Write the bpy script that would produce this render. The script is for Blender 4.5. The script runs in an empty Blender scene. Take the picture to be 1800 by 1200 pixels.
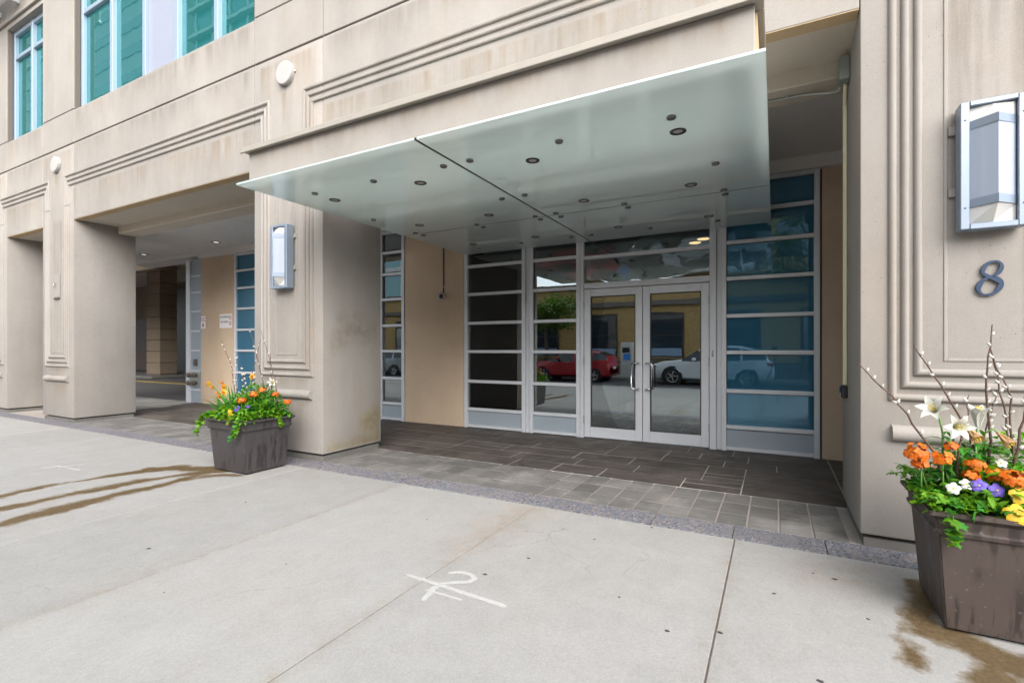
import bpy, bmesh, math, random
from mathutils import Vector, Matrix, noise as mnoise
R = math.radians
random.seed(7)
scn = bpy.context.scene
C = scn.collection

# ------------------------------------------------------------------ camera, sky, sun, exposure
cd = bpy.data.cameras.new('camera'); cam = bpy.data.objects.new('camera', cd); C.objects.link(cam)
cam.location = (0, 0, 1.45)
cam.rotation_euler = (R(90), 0, math.atan(462 / 864))
cd.sensor_width = 36; cd.lens = 17.28; cd.shift_y = 12 / 1800
cd.clip_start = 0.02; cd.clip_end = 600
scn.camera = cam
SUN_EL, SUN_AZ = R(36), R(143)          # azimuth measured from +Y towards +X: the sun stands over the street
w = bpy.data.worlds.new('World'); scn.world = w; w.use_nodes = True
nt = w.node_tree; nt.nodes.clear()
sky = nt.nodes.new('ShaderNodeTexSky'); sky.sky_type = 'NISHITA'; sky.sun_disc = False
sky.sun_elevation = SUN_EL; sky.sun_rotation = SUN_AZ; sky.air_density = 1.0; sky.dust_density = 1.5; sky.ozone_density = 1.0
hs = nt.nodes.new('ShaderNodeHueSaturation'); hs.inputs['Saturation'].default_value = 0.30
bg = nt.nodes.new('ShaderNodeBackground'); bg.inputs['Strength'].default_value = 0.15
wo = nt.nodes.new('ShaderNodeOutputWorld')
nt.links.new(sky.outputs[0], hs.inputs['Color']); nt.links.new(hs.outputs[0], bg.inputs[0]); nt.links.new(bg.outputs[0], wo.inputs[0])
sl = bpy.data.lights.new('sun', 'SUN'); sl.energy = 1.5; sl.angle = R(60); sl.color = (1, 0.97, 0.935)
so = bpy.data.objects.new('sun', sl); C.objects.link(so)
sd = Vector((math.sin(SUN_AZ) * math.cos(SUN_EL), math.cos(SUN_AZ) * math.cos(SUN_EL), math.sin(SUN_EL)))
so.rotation_euler = (-sd).to_track_quat('-Z', 'Y').to_euler(); so.location = (0, -6, 20)
vs = scn.view_settings; vs.view_transform = 'Standard'; vs.look = 'None'; vs.gamma = 1; vs.use_curve_mapping = False
vs.exposure = 1.85
scn.render.engine = 'CYCLES'
scn.cycles.max_bounces = 10; scn.cycles.transparent_max_bounces = 16; scn.cycles.glossy_bounces = 5; scn.cycles.diffuse_bounces = 8

# ------------------------------------------------------------------ materials
class NT:
    def __init__(s, name):
        s.m = bpy.data.materials.new(name); s.m.use_nodes = True; s.t = s.m.node_tree; s.t.nodes.clear()
        s.out = s.n('OutputMaterial'); s._pos = None
    def n(s, typ, **kw):
        nd = s.t.nodes.new('ShaderNode' + typ)
        for k, v in kw.items():
            if hasattr(nd, k) and k not in nd.inputs: setattr(nd, k, v)
            else: s.set(nd, k, v)
        return nd
    def set(s, nd, k, v):
        i = nd.inputs[k]
        if isinstance(v, bpy.types.NodeSocket): s.t.links.new(v, i)
        elif isinstance(v, bpy.types.Node): s.t.links.new(v.outputs[0], i)
        else: i.default_value = v
    def pos(s):
        if s._pos is None: s._pos = s.n('NewGeometry').outputs['Position']
        return s._pos
    def mapped(s, sc, src=None):
        m = s.n('Mapping'); s.set(m, 'Vector', src or s.pos()); s.set(m, 'Scale', sc); return m.outputs[0]
    def noise(s, scale, detail=4, rough=.55, vec=None, dist=0):
        nd = s.n('TexNoise'); s.set(nd, 'Vector', vec or s.pos()); s.set(nd, 'Scale', scale); s.set(nd, 'Detail', detail); s.set(nd, 'Roughness', rough); s.set(nd, 'Distortion', dist)
        return nd.outputs[0]
    def math(s, op, a, b=0.0, c=None):
        nd = s.n('Math', operation=op)
        s.set(nd, 0, a); s.set(nd, 1, b)
        if c is not None: s.set(nd, 2, c)
        return nd.outputs[0]
    def rng(s, v, a, b, c, d):
        nd = s.n('MapRange'); s.set(nd, 0, v); s.set(nd, 1, a); s.set(nd, 2, b); s.set(nd, 3, c); s.set(nd, 4, d); return nd.outputs[0]
    def mix(s, f, a, b, mode='MIX'):
        nd = s.n('Mix', data_type='RGBA', blend_type=mode)
        s.set(nd, 0, f)
        for i, v in ((6, a), (7, b)):
            if isinstance(v, bpy.types.NodeSocket): s.t.links.new(v, nd.inputs[i])
            else: nd.inputs[i].default_value = (*v, 1) if len(v) == 3 else v
        return nd.outputs[2]
    def scale(s, col, f):      # colour times a value
        nd = s.n('VectorMath', operation='SCALE')
        if isinstance(col, bpy.types.NodeSocket): s.t.links.new(col, nd.inputs[0])
        else: nd.inputs[0].default_value = col
        s.set(nd, 'Scale', f); return nd.outputs[0]
    def bump(s, h, strength, dist):
        nd = s.n('Bump'); s.set(nd, 'Height', h); s.set(nd, 'Strength', strength); s.set(nd, 'Distance', dist); return nd.outputs[0]
    def principled(s, col, rough=.6, metal=0, normal=None, spec=.5, **kw):
        p = s.n('BsdfPrincipled')
        if isinstance(col, bpy.types.NodeSocket): s.t.links.new(col, p.inputs['Base Color'])
        else: p.inputs['Base Color'].default_value = (*col, 1)
        s.set(p, 'Roughness', rough); s.set(p, 'Metallic', metal); s.set(p, 'Specular IOR Level', spec)
        if normal is not None: s.set(p, 'Normal', normal)
        for k, v in kw.items(): s.set(p, k.replace('_', ' '), v)
        return p.outputs[0]
    def end(s, sh):
        s.t.links.new(sh, s.out.inputs[0]); return s.m

def concrete(name, col, blotch=.16, streak=.16, speck=.14, pits=.5, rough=.85, bs=.25, rnd=.08, warm=None, fine=180):
    n = NT(name)
    b = n.noise(.7, 6, .6); st = n.noise(1.0, 5, .6, n.mapped((2.6, 2.6, .4))); sp = n.noise(fine, 2, .6); md = n.noise(14, 5, .65)
    f = n.math('MULTIPLY_ADD', n.math('SUBTRACT', b, .5), blotch * 2, 1.0)
    f = n.math('ADD', f, n.math('MULTIPLY', n.math('SUBTRACT', st, .5), streak * 2))
    f = n.math('ADD', f, n.math('MULTIPLY', n.math('SUBTRACT', sp, .5), speck * 2))
    f = n.math('ADD', f, n.math('MULTIPLY', n.math('SUBTRACT', md, .5), .12))
    oi = n.n('ObjectInfo').outputs['Random']
    f = n.math('ADD', f, n.math('MULTIPLY', n.math('SUBTRACT', oi, .5), rnd))
    v = n.n('TexVoronoi'); n.set(v, 'Vector', n.pos()); n.set(v, 'Scale', 26.0)
    gate = n.rng(n.noise(6, 2), .5, .62, 0, 1)
    pit = n.math('MULTIPLY', n.rng(v.outputs['Distance'], .05, .13, 1, 0), gate)
    f = n.math('SUBTRACT', f, n.math('MULTIPLY', pit, pits))
    c = n.scale(col, f)
    if warm: c = n.mix(n.rng(n.noise(1.3, 5, .6, n.mapped((1.5, 1.5, .5))), .5, .75, 0, .55), c, warm, 'MULTIPLY')
    h = n.math('SUBTRACT', n.math('MULTIPLY', n.noise(fine * .6, 3), .6), pit)
    return n.end(n.principled(c, rough, normal=n.bump(h, bs, .004), spec=.3))

def plain(name, col, rough=.5, metal=0, var=.1, scale=30, spec=.5, bump=0, coat=0, rnd=0):
    n = NT(name)
    f = n.math('MULTIPLY_ADD', n.math('SUBTRACT', n.noise(scale, 4), .5), var * 2, 1.0)
    if rnd: f = n.math('ADD', f, n.math('MULTIPLY', n.math('SUBTRACT', n.n('ObjectInfo').outputs['Random'], .5), rnd))
    kw = {'Coat_Weight': coat} if coat else {}
    nm = n.bump(n.noise(scale * 3, 3), bump, .003) if bump else None
    return n.end(n.principled(n.scale(col, f), n.math('MULTIPLY_ADD', n.noise(scale * .4, 3), .15, rough - .07), metal, nm, spec, **kw))

def glass(name, tint, ior=2.0, refl=(1, 1, 1), wave=.0, base=None, basemix=0):
    n = NT(name)
    nm = n.bump(n.noise(1.7, 2), wave, .05) if wave else None
    fr = n.n('Fresnel'); n.set(fr, 'IOR', ior)
    tr = n.n('BsdfTransparent'); n.set(tr, 'Color', (*tint, 1))
    body = tr.outputs[0]
    if base:
        df = n.n('BsdfDiffuse'); n.set(df, 'Color', (*base, 1))
        ms = n.n('MixShader'); n.set(ms, 0, basemix); n.t.links.new(body, ms.inputs[1]); n.t.links.new(df.outputs[0], ms.inputs[2]); body = ms.outputs[0]
    gl = n.n('BsdfGlossy'); n.set(gl, 'Color', (*refl, 1)); n.set(gl, 'Roughness', .0)
    if nm is not None: n.set(gl, 'Normal', nm)
    ms = n.n('MixShader'); n.set(ms, 0, fr); n.t.links.new(body, ms.inputs[1]); n.t.links.new(gl.outputs[0], ms.inputs[2])
    return n.end(ms.outputs[0])

def emit(name, col, s):
    n = NT(name); e = n.n('Emission'); n.set(e, 'Color', (*col, 1)); n.set(e, 'Strength', s); return n.end(e.outputs[0])

def tint_sheet(name, tint, edge=.35, freq=9, rough=.5, gloss=.0, amp=.5):
    """a stain lying on a surface: multiplies what is under it; shape from the 'mask' attribute broken by noise"""
    n = NT(name)
    a = n.n('Attribute', attribute_name='mask').outputs['Fac']
    nz = n.math('ADD', n.math('MULTIPLY', n.math('SUBTRACT', n.noise(freq, 5, .65), .5), amp), n.math('MULTIPLY', n.math('SUBTRACT', n.noise(freq * 5, 3), .5), amp * .3))
    m = n.rng(n.math('ADD', a, nz), 0.5 - edge, 0.5 + edge, 0, 1)
    dark = n.mix(n.rng(n.noise(freq * 2.2, 4), .3, .7, 0, 1), tint, tuple(min(1, t * 1.25) for t in tint))
    tr = n.n('BsdfTransparent'); n.t.links.new(n.mix(m, (1, 1, 1), dark), tr.inputs[0])
    sh = tr.outputs[0]
    if gloss:
        gl = n.n('BsdfGlossy'); n.set(gl, 'Roughness', rough); ms = n.n('MixShader'); n.set(ms, 0, n.math('MULTIPLY', m, gloss))
        n.t.links.new(sh, ms.inputs[1]); n.t.links.new(gl.outputs[0], ms.inputs[2]); sh = ms.outputs[0]
    return n.end(sh)

M = {}
BEIGE = (.274, .251, .227)
M['precast'] = concrete('precast', BEIGE, .26, .16, .26, .5, .85, .3, .05, warm=(1, .93, .86))
M['moulding'] = concrete('moulding', (.274, .251, .227), .16, .2, .14, .2, .85, .2, .03, warm=(.88, .76, .64))
M['recess_wall'] = concrete('recess_wall', (.48, .37, .268), .24, .06, .14, .2, .9, .2, .04)
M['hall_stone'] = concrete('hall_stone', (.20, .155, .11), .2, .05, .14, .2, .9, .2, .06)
M['plinth'] = concrete('plinth', (.14, .132, .12), .3, .2, .3, .5, .9, .5, .1)  # colour darkened to paint a contact shade line under the piers
M['soffit'] = concrete('soffit', (.50, .445, .37), .2, .05, .2, .4, .9, .4, .05)
M['sealed_edge'] = concrete('sealed_edge', (.46, .34, .20), .3, .1, .2, .2, .9, .3, .05)
M['ceiling_panel'] = plain('ceiling_panel', (.60, .58, .56), .7, 0, .07, 4, .3, rnd=.06)
M['joint'] = plain('joint', (.12, .10, .085), .9)
M['alu'] = plain('alu', (.58, .60, .63), .42, .2, .06, 12)
M['alu_panel'] = plain('alu_panel', (.30, .345, .39), .5, .15, .06, 5)
M['alu_upper'] = plain('alu_upper', (.27, .335, .41), .4, .2, .06, 12)
M['alu_white'] = plain('alu_white', (.27, .285, .35), .5, .1, .05, 5)
M['steel'] = plain('steel', (.62, .62, .62), .22, 1, .05, 40)
M['black'] = plain('black', (.018, .018, .02), .4)
M['gasket'] = plain('gasket', (.05, .045, .04), .7)
M['white'] = plain('white', (.36, .345, .33), .5, 0, .05, 9)
M['coping'] = plain('coping', (.31, .28, .24), .5, .1, .1, 8)
M['pane'] = glass('pane', (.62, .66, .66), 3.2, (.88, .97, 1), .012)
M['pane_distorted'] = glass('pane_distorted', (.6, .64, .64), 2.6, (.9, .97, 1), .22)
M['pane_blue'] = glass('pane_blue', (.1, .2, .3), 2.2, (.50, .80, 1), .0, (.024, .105, .178), 1.0)
M['pane_teal'] = glass('pane_teal', (.2, .6, .58), 3.0, (.62, .95, .99), .012, (.03, .25, .25), .4)
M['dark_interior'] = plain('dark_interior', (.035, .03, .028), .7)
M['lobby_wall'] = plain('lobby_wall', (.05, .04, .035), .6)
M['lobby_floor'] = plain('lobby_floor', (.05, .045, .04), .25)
M['room'] = plain('room', (.55, .56, .55), .8)
M['lamp_warm'] = emit('lamp_warm', (1, .66, .30), 1.2)
M['lamp_cool'] = emit('lamp_cool', (1, .95, .85), .35)
M['asphalt'] = concrete('asphalt', (.055, .055, .058), .2, .0, .5, .2, .8, .6, 0, fine=120)
M['driveway'] = concrete('driveway', (.105, .10, .096), .25, .0, .25, .2, .7, .3, 0)
M['soil'] = plain('soil', (.035, .024, .016), .95, 0, .4, 60)

def m_slab():
    n = NT('sidewalk_concrete')
    b = n.noise(.55, 5, .6); b2 = n.noise(3.2, 6, .7); sp = n.noise(260, 2, .7); agg = n.n('TexVoronoi'); n.set(agg, 'Vector', n.pos()); n.set(agg, 'Scale', 150.0)
    f = n.math('MULTIPLY_ADD', n.math('SUBTRACT', b, .5), .16, 1.0)
    f = n.math('ADD', f, n.math('MULTIPLY', n.math('SUBTRACT', b2, .5), .36))
    f = n.math('ADD', f, n.math('MULTIPLY', n.math('SUBTRACT', sp, .5), .7))
    f = n.math('ADD', f, n.math('MULTIPLY', n.math('SUBTRACT', n.noise(45, 4, .7), .5), .35))
    f = n.math('ADD', f, n.math('MULTIPLY', n.math('SUBTRACT', n.n('ObjectInfo').outputs['Random'], .5), .12))
    f = n.math('ADD', f, n.math('MULTIPLY', n.math('SUBTRACT', n.noise(9, 6, .75, n.mapped((1, .55, 1)), 1.2), .5), .28))
    ck = n.n('TexVoronoi', feature='DISTANCE_TO_EDGE'); wv_ = n.n('VectorMath', operation='ADD'); nn = n.n('TexNoise'); n.set(nn, 'Vector', n.pos()); n.set(nn, 'Scale', 3.0); n.set(nn, 'Detail', 4.0); n.set(wv_, 0, n.pos()); n.t.links.new(n.scale(nn.outputs['Color'], .35), wv_.inputs[1]); n.set(ck, 'Vector', wv_.outputs[0]); n.set(ck, 'Scale', .42)
    f = n.math('SUBTRACT', f, n.math('MULTIPLY', n.rng(ck.outputs['Distance'], .0, .0022, 1, 0), n.rng(n.noise(.8, 2), .5, .58, 0, .32)))
    v = n.n('TexVoronoi'); n.set(v, 'Vector', n.pos()); n.set(v, 'Scale', 17.0)
    dot = n.math('MULTIPLY', n.rng(v.outputs['Distance'], .05, .085, 1, 0), n.rng(n.noise(7, 1), .46, .52, 0, 1))
    f = n.math('SUBTRACT', f, n.math('MULTIPLY', dot, .35))
    c = n.scale((.250, .243, .231), f)
    c = n.mix(n.rng(n.noise(.9, 4, .6), .52, .75, 0, .5), c, (1.0, .93, .86), 'MULTIPLY')
    c = n.mix(n.math('MULTIPLY', n.rng(agg.outputs['Color'], .0, 1, 0, .35), .5), c, (.55, .52, .48))
    return n.end(n.principled(c, .85, normal=n.bump(n.math('ADD', n.noise(180, 3), n.math('MULTIPLY', n.noise(30, 3), 1.2)), .35, .003), spec=.25))
M['slab'] = m_slab()

def m_granite():
    n = NT('granite')
    v = n.n('TexVoronoi'); n.set(v, 'Vector', n.pos()); n.set(v, 'Scale', 75.0)
    r = n.n('ValToRGB'); n.set(r, 0, v.outputs['Color'])
    cr = r.color_ramp; cr.interpolation = 'CONSTANT'
    cr.elements[0].position = 0; cr.elements[0].color = (.05, .055, .075, 1); cr.elements[1].position = .22; cr.elements[1].color = (.155, .16, .18, 1)
    for p, c in ((.42, (.24, .19, .165, 1)), (.6, (.11, .125, .165, 1)), (.8, (.31, .29, .275, 1))):
        e = cr.elements.new(p); e.color = c
    f = n.math('MULTIPLY_ADD', n.math('SUBTRACT', n.n('ObjectInfo').outputs['Random'], .5), .3, .95)
    c = n.mix(n.rng(n.noise(2.2, 4), .45, .7, 0, .6), n.scale(r.outputs[0], f), (.15, .15, .155))
    return n.end(n.principled(c, .6, normal=n.bump(n.noise(120, 3), .2, .003), spec=.4))
M['granite'] = m_granite()

def m_stone(name, col, grain, sc, rough=.7):
    n = NT(name)
    sw = n.noise(2.6, 5, .6, n.mapped((.8, 1.7, 1)), 2.4)
    f = n.math('MULTIPLY_ADD', n.math('SUBTRACT', n.noise(1.1, 5, .6), .5), .8, 1.0)
    f = n.math('ADD', f, n.math('MULTIPLY', n.math('SUBTRACT', sw, .5), grain * 2))
    f = n.math('ADD', f, n.math('MULTIPLY', n.math('SUBTRACT', n.noise(sc, 3), .5), .4))
    f = n.math('ADD', f, n.math('MULTIPLY', n.math('SUBTRACT', n.n('ObjectInfo').outputs['Random'], .5), .35))
    c = n.scale(col, f)
    c = n.mix(n.rng(n.noise(1.7, 5, .65), .48, .68, 0, .6), c, tuple(min(.3, q * 2.1) for q in col))
    return n.end(n.principled(c, n.math('MULTIPLY_ADD', n.noise(3, 3), .25, rough - .1), normal=n.bump(n.math('ADD', n.noise(25, 4), n.math('MULTIPLY', sw, .6)), .5, .006), spec=.4))
M['slate'] = m_stone('slate', (.064, .053, .045), 1.1, 40, .62)
M['sett'] = m_stone('sett', (.128, .12, .11), .35, 60, .75)
M['mortar'] = concrete('mortar', (.34, .325, .30), .9, 0, .3, 0, .9, .3, 0)
M['sett_joint'] = concrete('sett_joint', (.30, .265, .235), .5, 0, .3, 0, .9, .3, 0)

def m_planter(name, col):
    n = NT(name)
    st = n.noise(1.0, 4, .6, n.mapped((22, 22, 1.6))); gate = n.rng(n.noise(3.1, 2), .44, .54, 0, 1)
    drip = n.math('MULTIPLY', n.rng(st, .50, .56, 0, 1), gate)
    f = n.math('MULTIPLY_ADD', n.math('SUBTRACT', n.noise(5, 5, .6), .5), .5, 1.0)
    c = n.mix(n.math('MULTIPLY', drip, .65), n.scale(col, f), (.022, .018, .017))
    c = n.mix(n.rng(n.noise(40, 3), .66, .72, 0, .3), c, (.22, .2, .19))
    return n.end(n.principled(c, n.math('MULTIPLY_ADD', drip, -.2, .55), .1, n.bump(n.noise(60, 3), .15, .003), .4))
M['tub_grey'] = m_planter('tub_grey', (.056, .050, .051)); M['tub_brown'] = m_planter('tub_brown', (.066, .050, .043))

def m_canopy():
    n = NT('canopy_glass')
    d = n.n('BsdfDiffuse'); n.set(d, 'Color', (.87, .92, .90, 1)); t = n.n('BsdfTranslucent'); n.set(t, 'Color', (.93, .985, .965, 1))
    ms = n.n('MixShader'); n.set(ms, 0, .58); n.t.links.new(d.outputs[0], ms.inputs[1]); n.t.links.new(t.outputs[0], ms.inputs[2])
    fr = n.n('Fresnel'); n.set(fr, 'IOR', 1.8); g = n.n('BsdfGlossy'); n.set(g, 'Roughness', .015); n.set(g, 'Color', (.95, 1, .98, 1))
    m2 = n.n('MixShader'); n.set(m2, 0, fr); n.t.links.new(ms.outputs[0], m2.inputs[1]); n.t.links.new(g.outputs[0], m2.inputs[2])
    return n.end(m2.outputs[0])
M['canopy_glass'] = m_canopy()
M['box_white'] = plain('box_white', (.90, .91, .905), .7, 0, .02, 5)  # white lining added to bounce daylight around inside the canopy box
def m_frost():
    n = NT('frosted_diffuser'); t = n.n('BsdfTranslucent'); n.set(t, 'Color', (.92, .95, .94, 1)); return n.end(t.outputs[0])
M['frosted_diffuser'] = m_frost()
M['lamp_metal'] = plain('lamp_metal', (.225, .27, .335), .38, .3, .05, 20)
def m_mesh():
    n = NT('perforated_metal')
    v = n.n('TexVoronoi'); n.set(v, 'Vector', n.mapped((1, 1, 1))); n.set(v, 'Scale', 260.0); n.set(v, 'Randomness', .1)
    f = n.math('ADD', n.rng(v.outputs['Distance'], .25, .4, .82, 1.05), n.math('MULTIPLY', n.math('SUBTRACT', n.noise(1, 4, .6, n.mapped((14, 14, .8))), .5), .25))
    return n.end(n.principled(n.scale((.31, .35, .42), f), .5, .1))
M['lamp_mesh'] = m_mesh()
M['opal'] = plain('opal', (.52, .51, .49), .3, 0, .04, 10)
M['navy'] = plain('navy', (.003, .022, .062), .45, .0, .15, 40)
M['cream_pvc'] = plain('cream_pvc', (.58, .55, .38), .45, 0, .06, 8)
M['galv'] = plain('galv', (.40, .42, .40), .4, .5, .12, 25)
M['box_grey'] = plain('box_grey', (.22, .25, .23), .5, .1, .1, 20)
M['sign_white'] = plain('sign_white', (.68, .67, .67), .4)
M['sign_red'] = plain('sign_red', (.42, .02, .04), .4)
M['ink'] = plain('ink', (.015, .016, .03), .5)
M['brass'] = plain('brass', (.16, .14, .12), .35, .8, .2, 30)
M['lens'] = plain('lens', (.01, .01, .014), .08)

def m_leaf(name, col, rough=.45, spread=.45, tl=.35, shift=(1.7, 1.25, .8), nv=.7):
    n = NT(name)
    oi = n.n('ObjectInfo').outputs['Random']
    f = n.math('MULTIPLY_ADD', n.math('SUBTRACT', oi, .5), spread, 1.0)
    f = n.math('ADD', f, n.math('MULTIPLY', n.math('SUBTRACT', n.noise(22, 3), .5), nv))
    c = n.mix(n.rng(n.noise(9, 3), .4, .65, 0, 1), n.scale(col, f), n.scale((col[0] * shift[0], col[1] * shift[1], col[2] * shift[2]), f))
    p = n.principled(c, rough, spec=.4)
    t = n.n('BsdfTranslucent'); n.t.links.new(c, t.inputs[0]); ms = n.n('MixShader'); n.set(ms, 0, tl)
    n.t.links.new(p, ms.inputs[1]); n.t.links.new(t.outputs[0], ms.inputs[2]); return n.end(ms.outputs[0])
M['ivy'] = m_leaf('ivy', (.10, .27, .012)); M['ivy_dark'] = m_leaf('ivy_dark', (.05, .24, .03))
M['strap'] = m_leaf('strap', (.055, .22, .045)); M['lily_leaf'] = m_leaf('lily_leaf', (.035, .19, .02)); M['fern'] = m_leaf('fern', (.09, .28, .015))
M['tree_leaf'] = m_leaf('tree_leaf', (.07, .15, .02))
M['orange'] = m_leaf('orange', (.62, .125, .006), .5, .35, .2, (1, 1.4, 1), .9); M['daff'] = m_leaf('daff', (.62, .29, .02), .5, .3, .2, (1, 1.2, 1)); M['daff_cup'] = m_leaf('daff_cup', (.6, .17, .01), .5, .2, .2, (1, 1.2, 1))
M['petal_white'] = m_leaf('petal_white', (.56, .56, .52), .45, .1, .2, (1, 1, .93), .25); M['petal_wither'] = m_leaf('petal_wither', (.46, .27, .13), .6, .2, .2, (1.1, 1.2, 1.2), .6)
M['petal_violet'] = m_leaf('petal_violet', (.13, .08, .42), .5, .3, .2, (.7, .7, 1.1), .8); M['petal_yellow'] = m_leaf('petal_yellow', (.62, .38, .015), .5, .2, .2, (1.05, 1.1, 1), .6)
M['stigma'] = plain('stigma', (.6, .45, .05), .6); M['bark_stem'] = plain('bark_stem', (.085, .045, .03), .6, 0, .4, 60); M['catkin'] = plain('catkin', (.44, .42, .385), .95, 0, .2, 200)
M['green_stem'] = plain('green_stem', (.10, .22, .04), .5, 0, .2, 40)
M['bark'] = plain('bark', (.09, .07, .055), .9, 0, .4, 20)

# ------------------------------------------------------------------ mesh helpers
def bm_new(): return bmesh.new()
def box(bm, x0, x1, y0, y1, z0, z1, bev=0.0, seg=1):
    vs_ = [bm.verts.new((x, y, z)) for x in (x0, x1) for y in (y0, y1) for z in (z0, z1)]
    fs = [bm.faces.new([vs_[i] for i in f]) for f in ((0, 1, 3, 2), (4, 6, 7, 5), (0, 4, 5, 1), (2, 3, 7, 6), (0, 2, 6, 4), (1, 5, 7, 3))]
    if bev:
        es = list({e for f in fs for e in f.edges})
        bmesh.ops.bevel(bm, geom=es, offset=bev, segments=seg, affect='EDGES', profile=.5)
    return bm
def B(*a, **k): return box(bm_new(), *a, **k)
def tube(bm, pts, rad, n=8, cap=True):
    pts = [Vector(p) for p in pts]; rings = []
    rads = rad if isinstance(rad, (list, tuple)) else [rad] * len(pts)
    ref = Vector((.31, .17, .93)).normalized()
    for i, p in enumerate(pts):
        t = (pts[min(i + 1, len(pts) - 1)] - pts[max(i - 1, 0)]).normalized()
        rf = ref if abs(t.dot(ref)) < .95 else Vector((1, 0, 0))
        a = t.cross(rf).normalized(); b = t.cross(a)
        rings.append([bm.verts.new(p + (a * math.cos(2 * math.pi * k / n) + b * math.sin(2 * math.pi * k / n)) * rads[i]) for k in range(n)])
    for i in range(len(rings) - 1):
        for k in range(n): bm.faces.new((rings[i][k], rings[i][(k + 1) % n], rings[i + 1][(k + 1) % n], rings[i + 1][k]))
    if cap: bm.faces.new(rings[0][::-1]); bm.faces.new(rings[-1])
    return bm
def lathe(bm, prof, n=24, mat=None):
    """prof: (r, z) list round the z axis; mat places it"""
    mat = mat or Matrix.Identity(4); rings = []
    for r, z in prof:
        rings.append([bm.verts.new(mat @ Vector((r * math.cos(2 * math.pi * k / n), r * math.sin(2 * math.pi * k / n), z))) for k in range(n)] if r > 1e-6 else [bm.verts.new(mat @ Vector((0, 0, z)))])
    for a, b in zip(rings, rings[1:]):
        for k in range(n):
            k2 = (k + 1) % n
            if len(a) == 1 and len(b) == 1: continue
            if len(a) == 1: bm.faces.new((a[0], b[k2], b[k]))
            elif len(b) == 1: bm.faces.new((a[k], a[k2], b[0]))
            else: bm.faces.new((a[k], a[k2], b[k2], b[k]))
    return bm
def bead(bm, path, r, y0, out=.75, n=8):
    """half-round moulding run along (x, z) points on the wall plane y0, mitred at the corners"""
    P = [Vector((p[0], p[1])) for p in path]; rings = []
    for i, p in enumerate(P):
        d0 = (P[i] - P[i - 1]).normalized() if i else (P[1] - P[0]).normalized()
        d1 = (P[i + 1] - P[i]).normalized() if i < len(P) - 1 else d0
        n0 = Vector((-d0.y, d0.x)); n1 = Vector((-d1.y, d1.x)); m = (n0 + n1).normalized(); k = 1 / max(.3, m.dot(n0))
        rings.append([bm.verts.new((p.x + m.x * k * r * math.cos(math.pi * j / n), y0 - out * r * math.sin(math.pi * j / n) , p.y + m.y * k * r * math.cos(math.pi * j / n))) for j in range(n + 1)])
    for a, b in zip(rings, rings[1:]):
        for j in range(n): bm.faces.new((a[j], b[j], b[j + 1], a[j + 1]))
    bm.faces.new(rings[0]); bm.faces.new(rings[-1][::-1])
    return bm
def strip(bm, pts, widths, side, fold=.25, normal=None):
    """a leaf or petal blade: centre line pts, half widths, side direction"""
    rows = []
    for i, p in enumerate(pts):
        p = Vector(p); t = (Vector(pts[min(i + 1, len(pts) - 1)]) - Vector(pts[max(i - 1, 0)])).normalized()
        s = Vector(side) - t * Vector(side).dot(t); s = s.normalized() if s.length > 1e-5 else Vector((1, 0, 0)); up = s.cross(t).normalized()
        rows.append([bm.verts.new(p - s * widths[i] + up * widths[i] * fold), bm.verts.new(p), bm.verts.new(p + s * widths[i] + up * widths[i] * fold)])
    for a, b in zip(rows, rows[1:]):
        bm.faces.new((a[0], a[1], b[1], b[0])); bm.faces.new((a[1], a[2], b[2], b[1]))
    return bm
def mesh_of(bm, name, smooth=False, recalc=True):
    if recalc: bmesh.ops.recalc_face_normals(bm, faces=bm.faces)
    me = bpy.data.meshes.new(name); bm.to_mesh(me); bm.free()
    if smooth:
        for p in me.polygons: p.use_smooth = True
        if smooth != 'all' and hasattr(me, 'set_sharp_from_angle'): me.set_sharp_from_angle(angle=R(smooth if smooth is not True else 40))
    return me
def tag(o, label=None, cat=None, group=None, kind=None):
    if label: o['label'] = label
    if cat: o['category'] = cat
    if group: o['group'] = group
    if kind: o['kind'] = kind
    return o
def world_origin(p):
    v = Vector((0, 0, 0))
    while p is not None: v += p.location; p = p.parent
    return v
def obj(name, bm, m, parent=None, smooth=False, world=True, loc=None, recalc=True):
    """one mesh object; geometry in world coordinates unless world=False"""
    me = mesh_of(bm, name, smooth, recalc) if isinstance(bm, bmesh.types.BMesh) else bm
    if m is not None and not me.materials: me.materials.append(M[m] if isinstance(m, str) else m)
    o = bpy.data.objects.new(name, me); C.objects.link(o)
    if parent is not None:
        o.parent = parent
        if world: o.location = -world_origin(parent)
    if loc is not None: o.location = loc
    return o
def thing(name, loc, label, cat, group=None, rz=0):
    o = bpy.data.objects.new(name, None); C.objects.link(o); o.location = loc; o.rotation_euler = (0, 0, rz); o.empty_display_size = .2
    return tag(o, label, cat, group)
def stain(name, parent, o, u, v, w, h, nu, nv, f, mat):
    """thin sheet with a smooth mask attribute: o + u*s + v*t"""
    bm = bm_new(); lay = bm.verts.layers.float.new('mask'); g = []
    o, u, v = Vector(o), Vector(u), Vector(v)
    for i in range(nu + 1):
        row = []
        for j in range(nv + 1):
            s, t = w * i / nu, h * j / nv; vt = bm.verts.new(o + u * s + v * t)
            edge = min(i, nu - i, j, nv - j) == 0
            vt[lay] = -1 if edge else f(s, t); row.append(vt)
        g.append(row)
    for i in range(nu):
        for j in range(nv): bm.faces.new((g[i][j], g[i + 1][j], g[i + 1][j + 1], g[i][j + 1]))
    ob = obj(name, bm, mat, parent, recalc=False)
    return ob
def seg_dist(p, a, b):
    ax, ay = a; bx, by = b; dx, dy = bx - ax, by - ay; L = dx * dx + dy * dy
    t = 0 if L == 0 else max(0, min(1, ((p[0] - ax) * dx + (p[1] - ay) * dy) / L))
    return math.hypot(p[0] - ax - dx * t, p[1] - ay - dy * t), t
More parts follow.
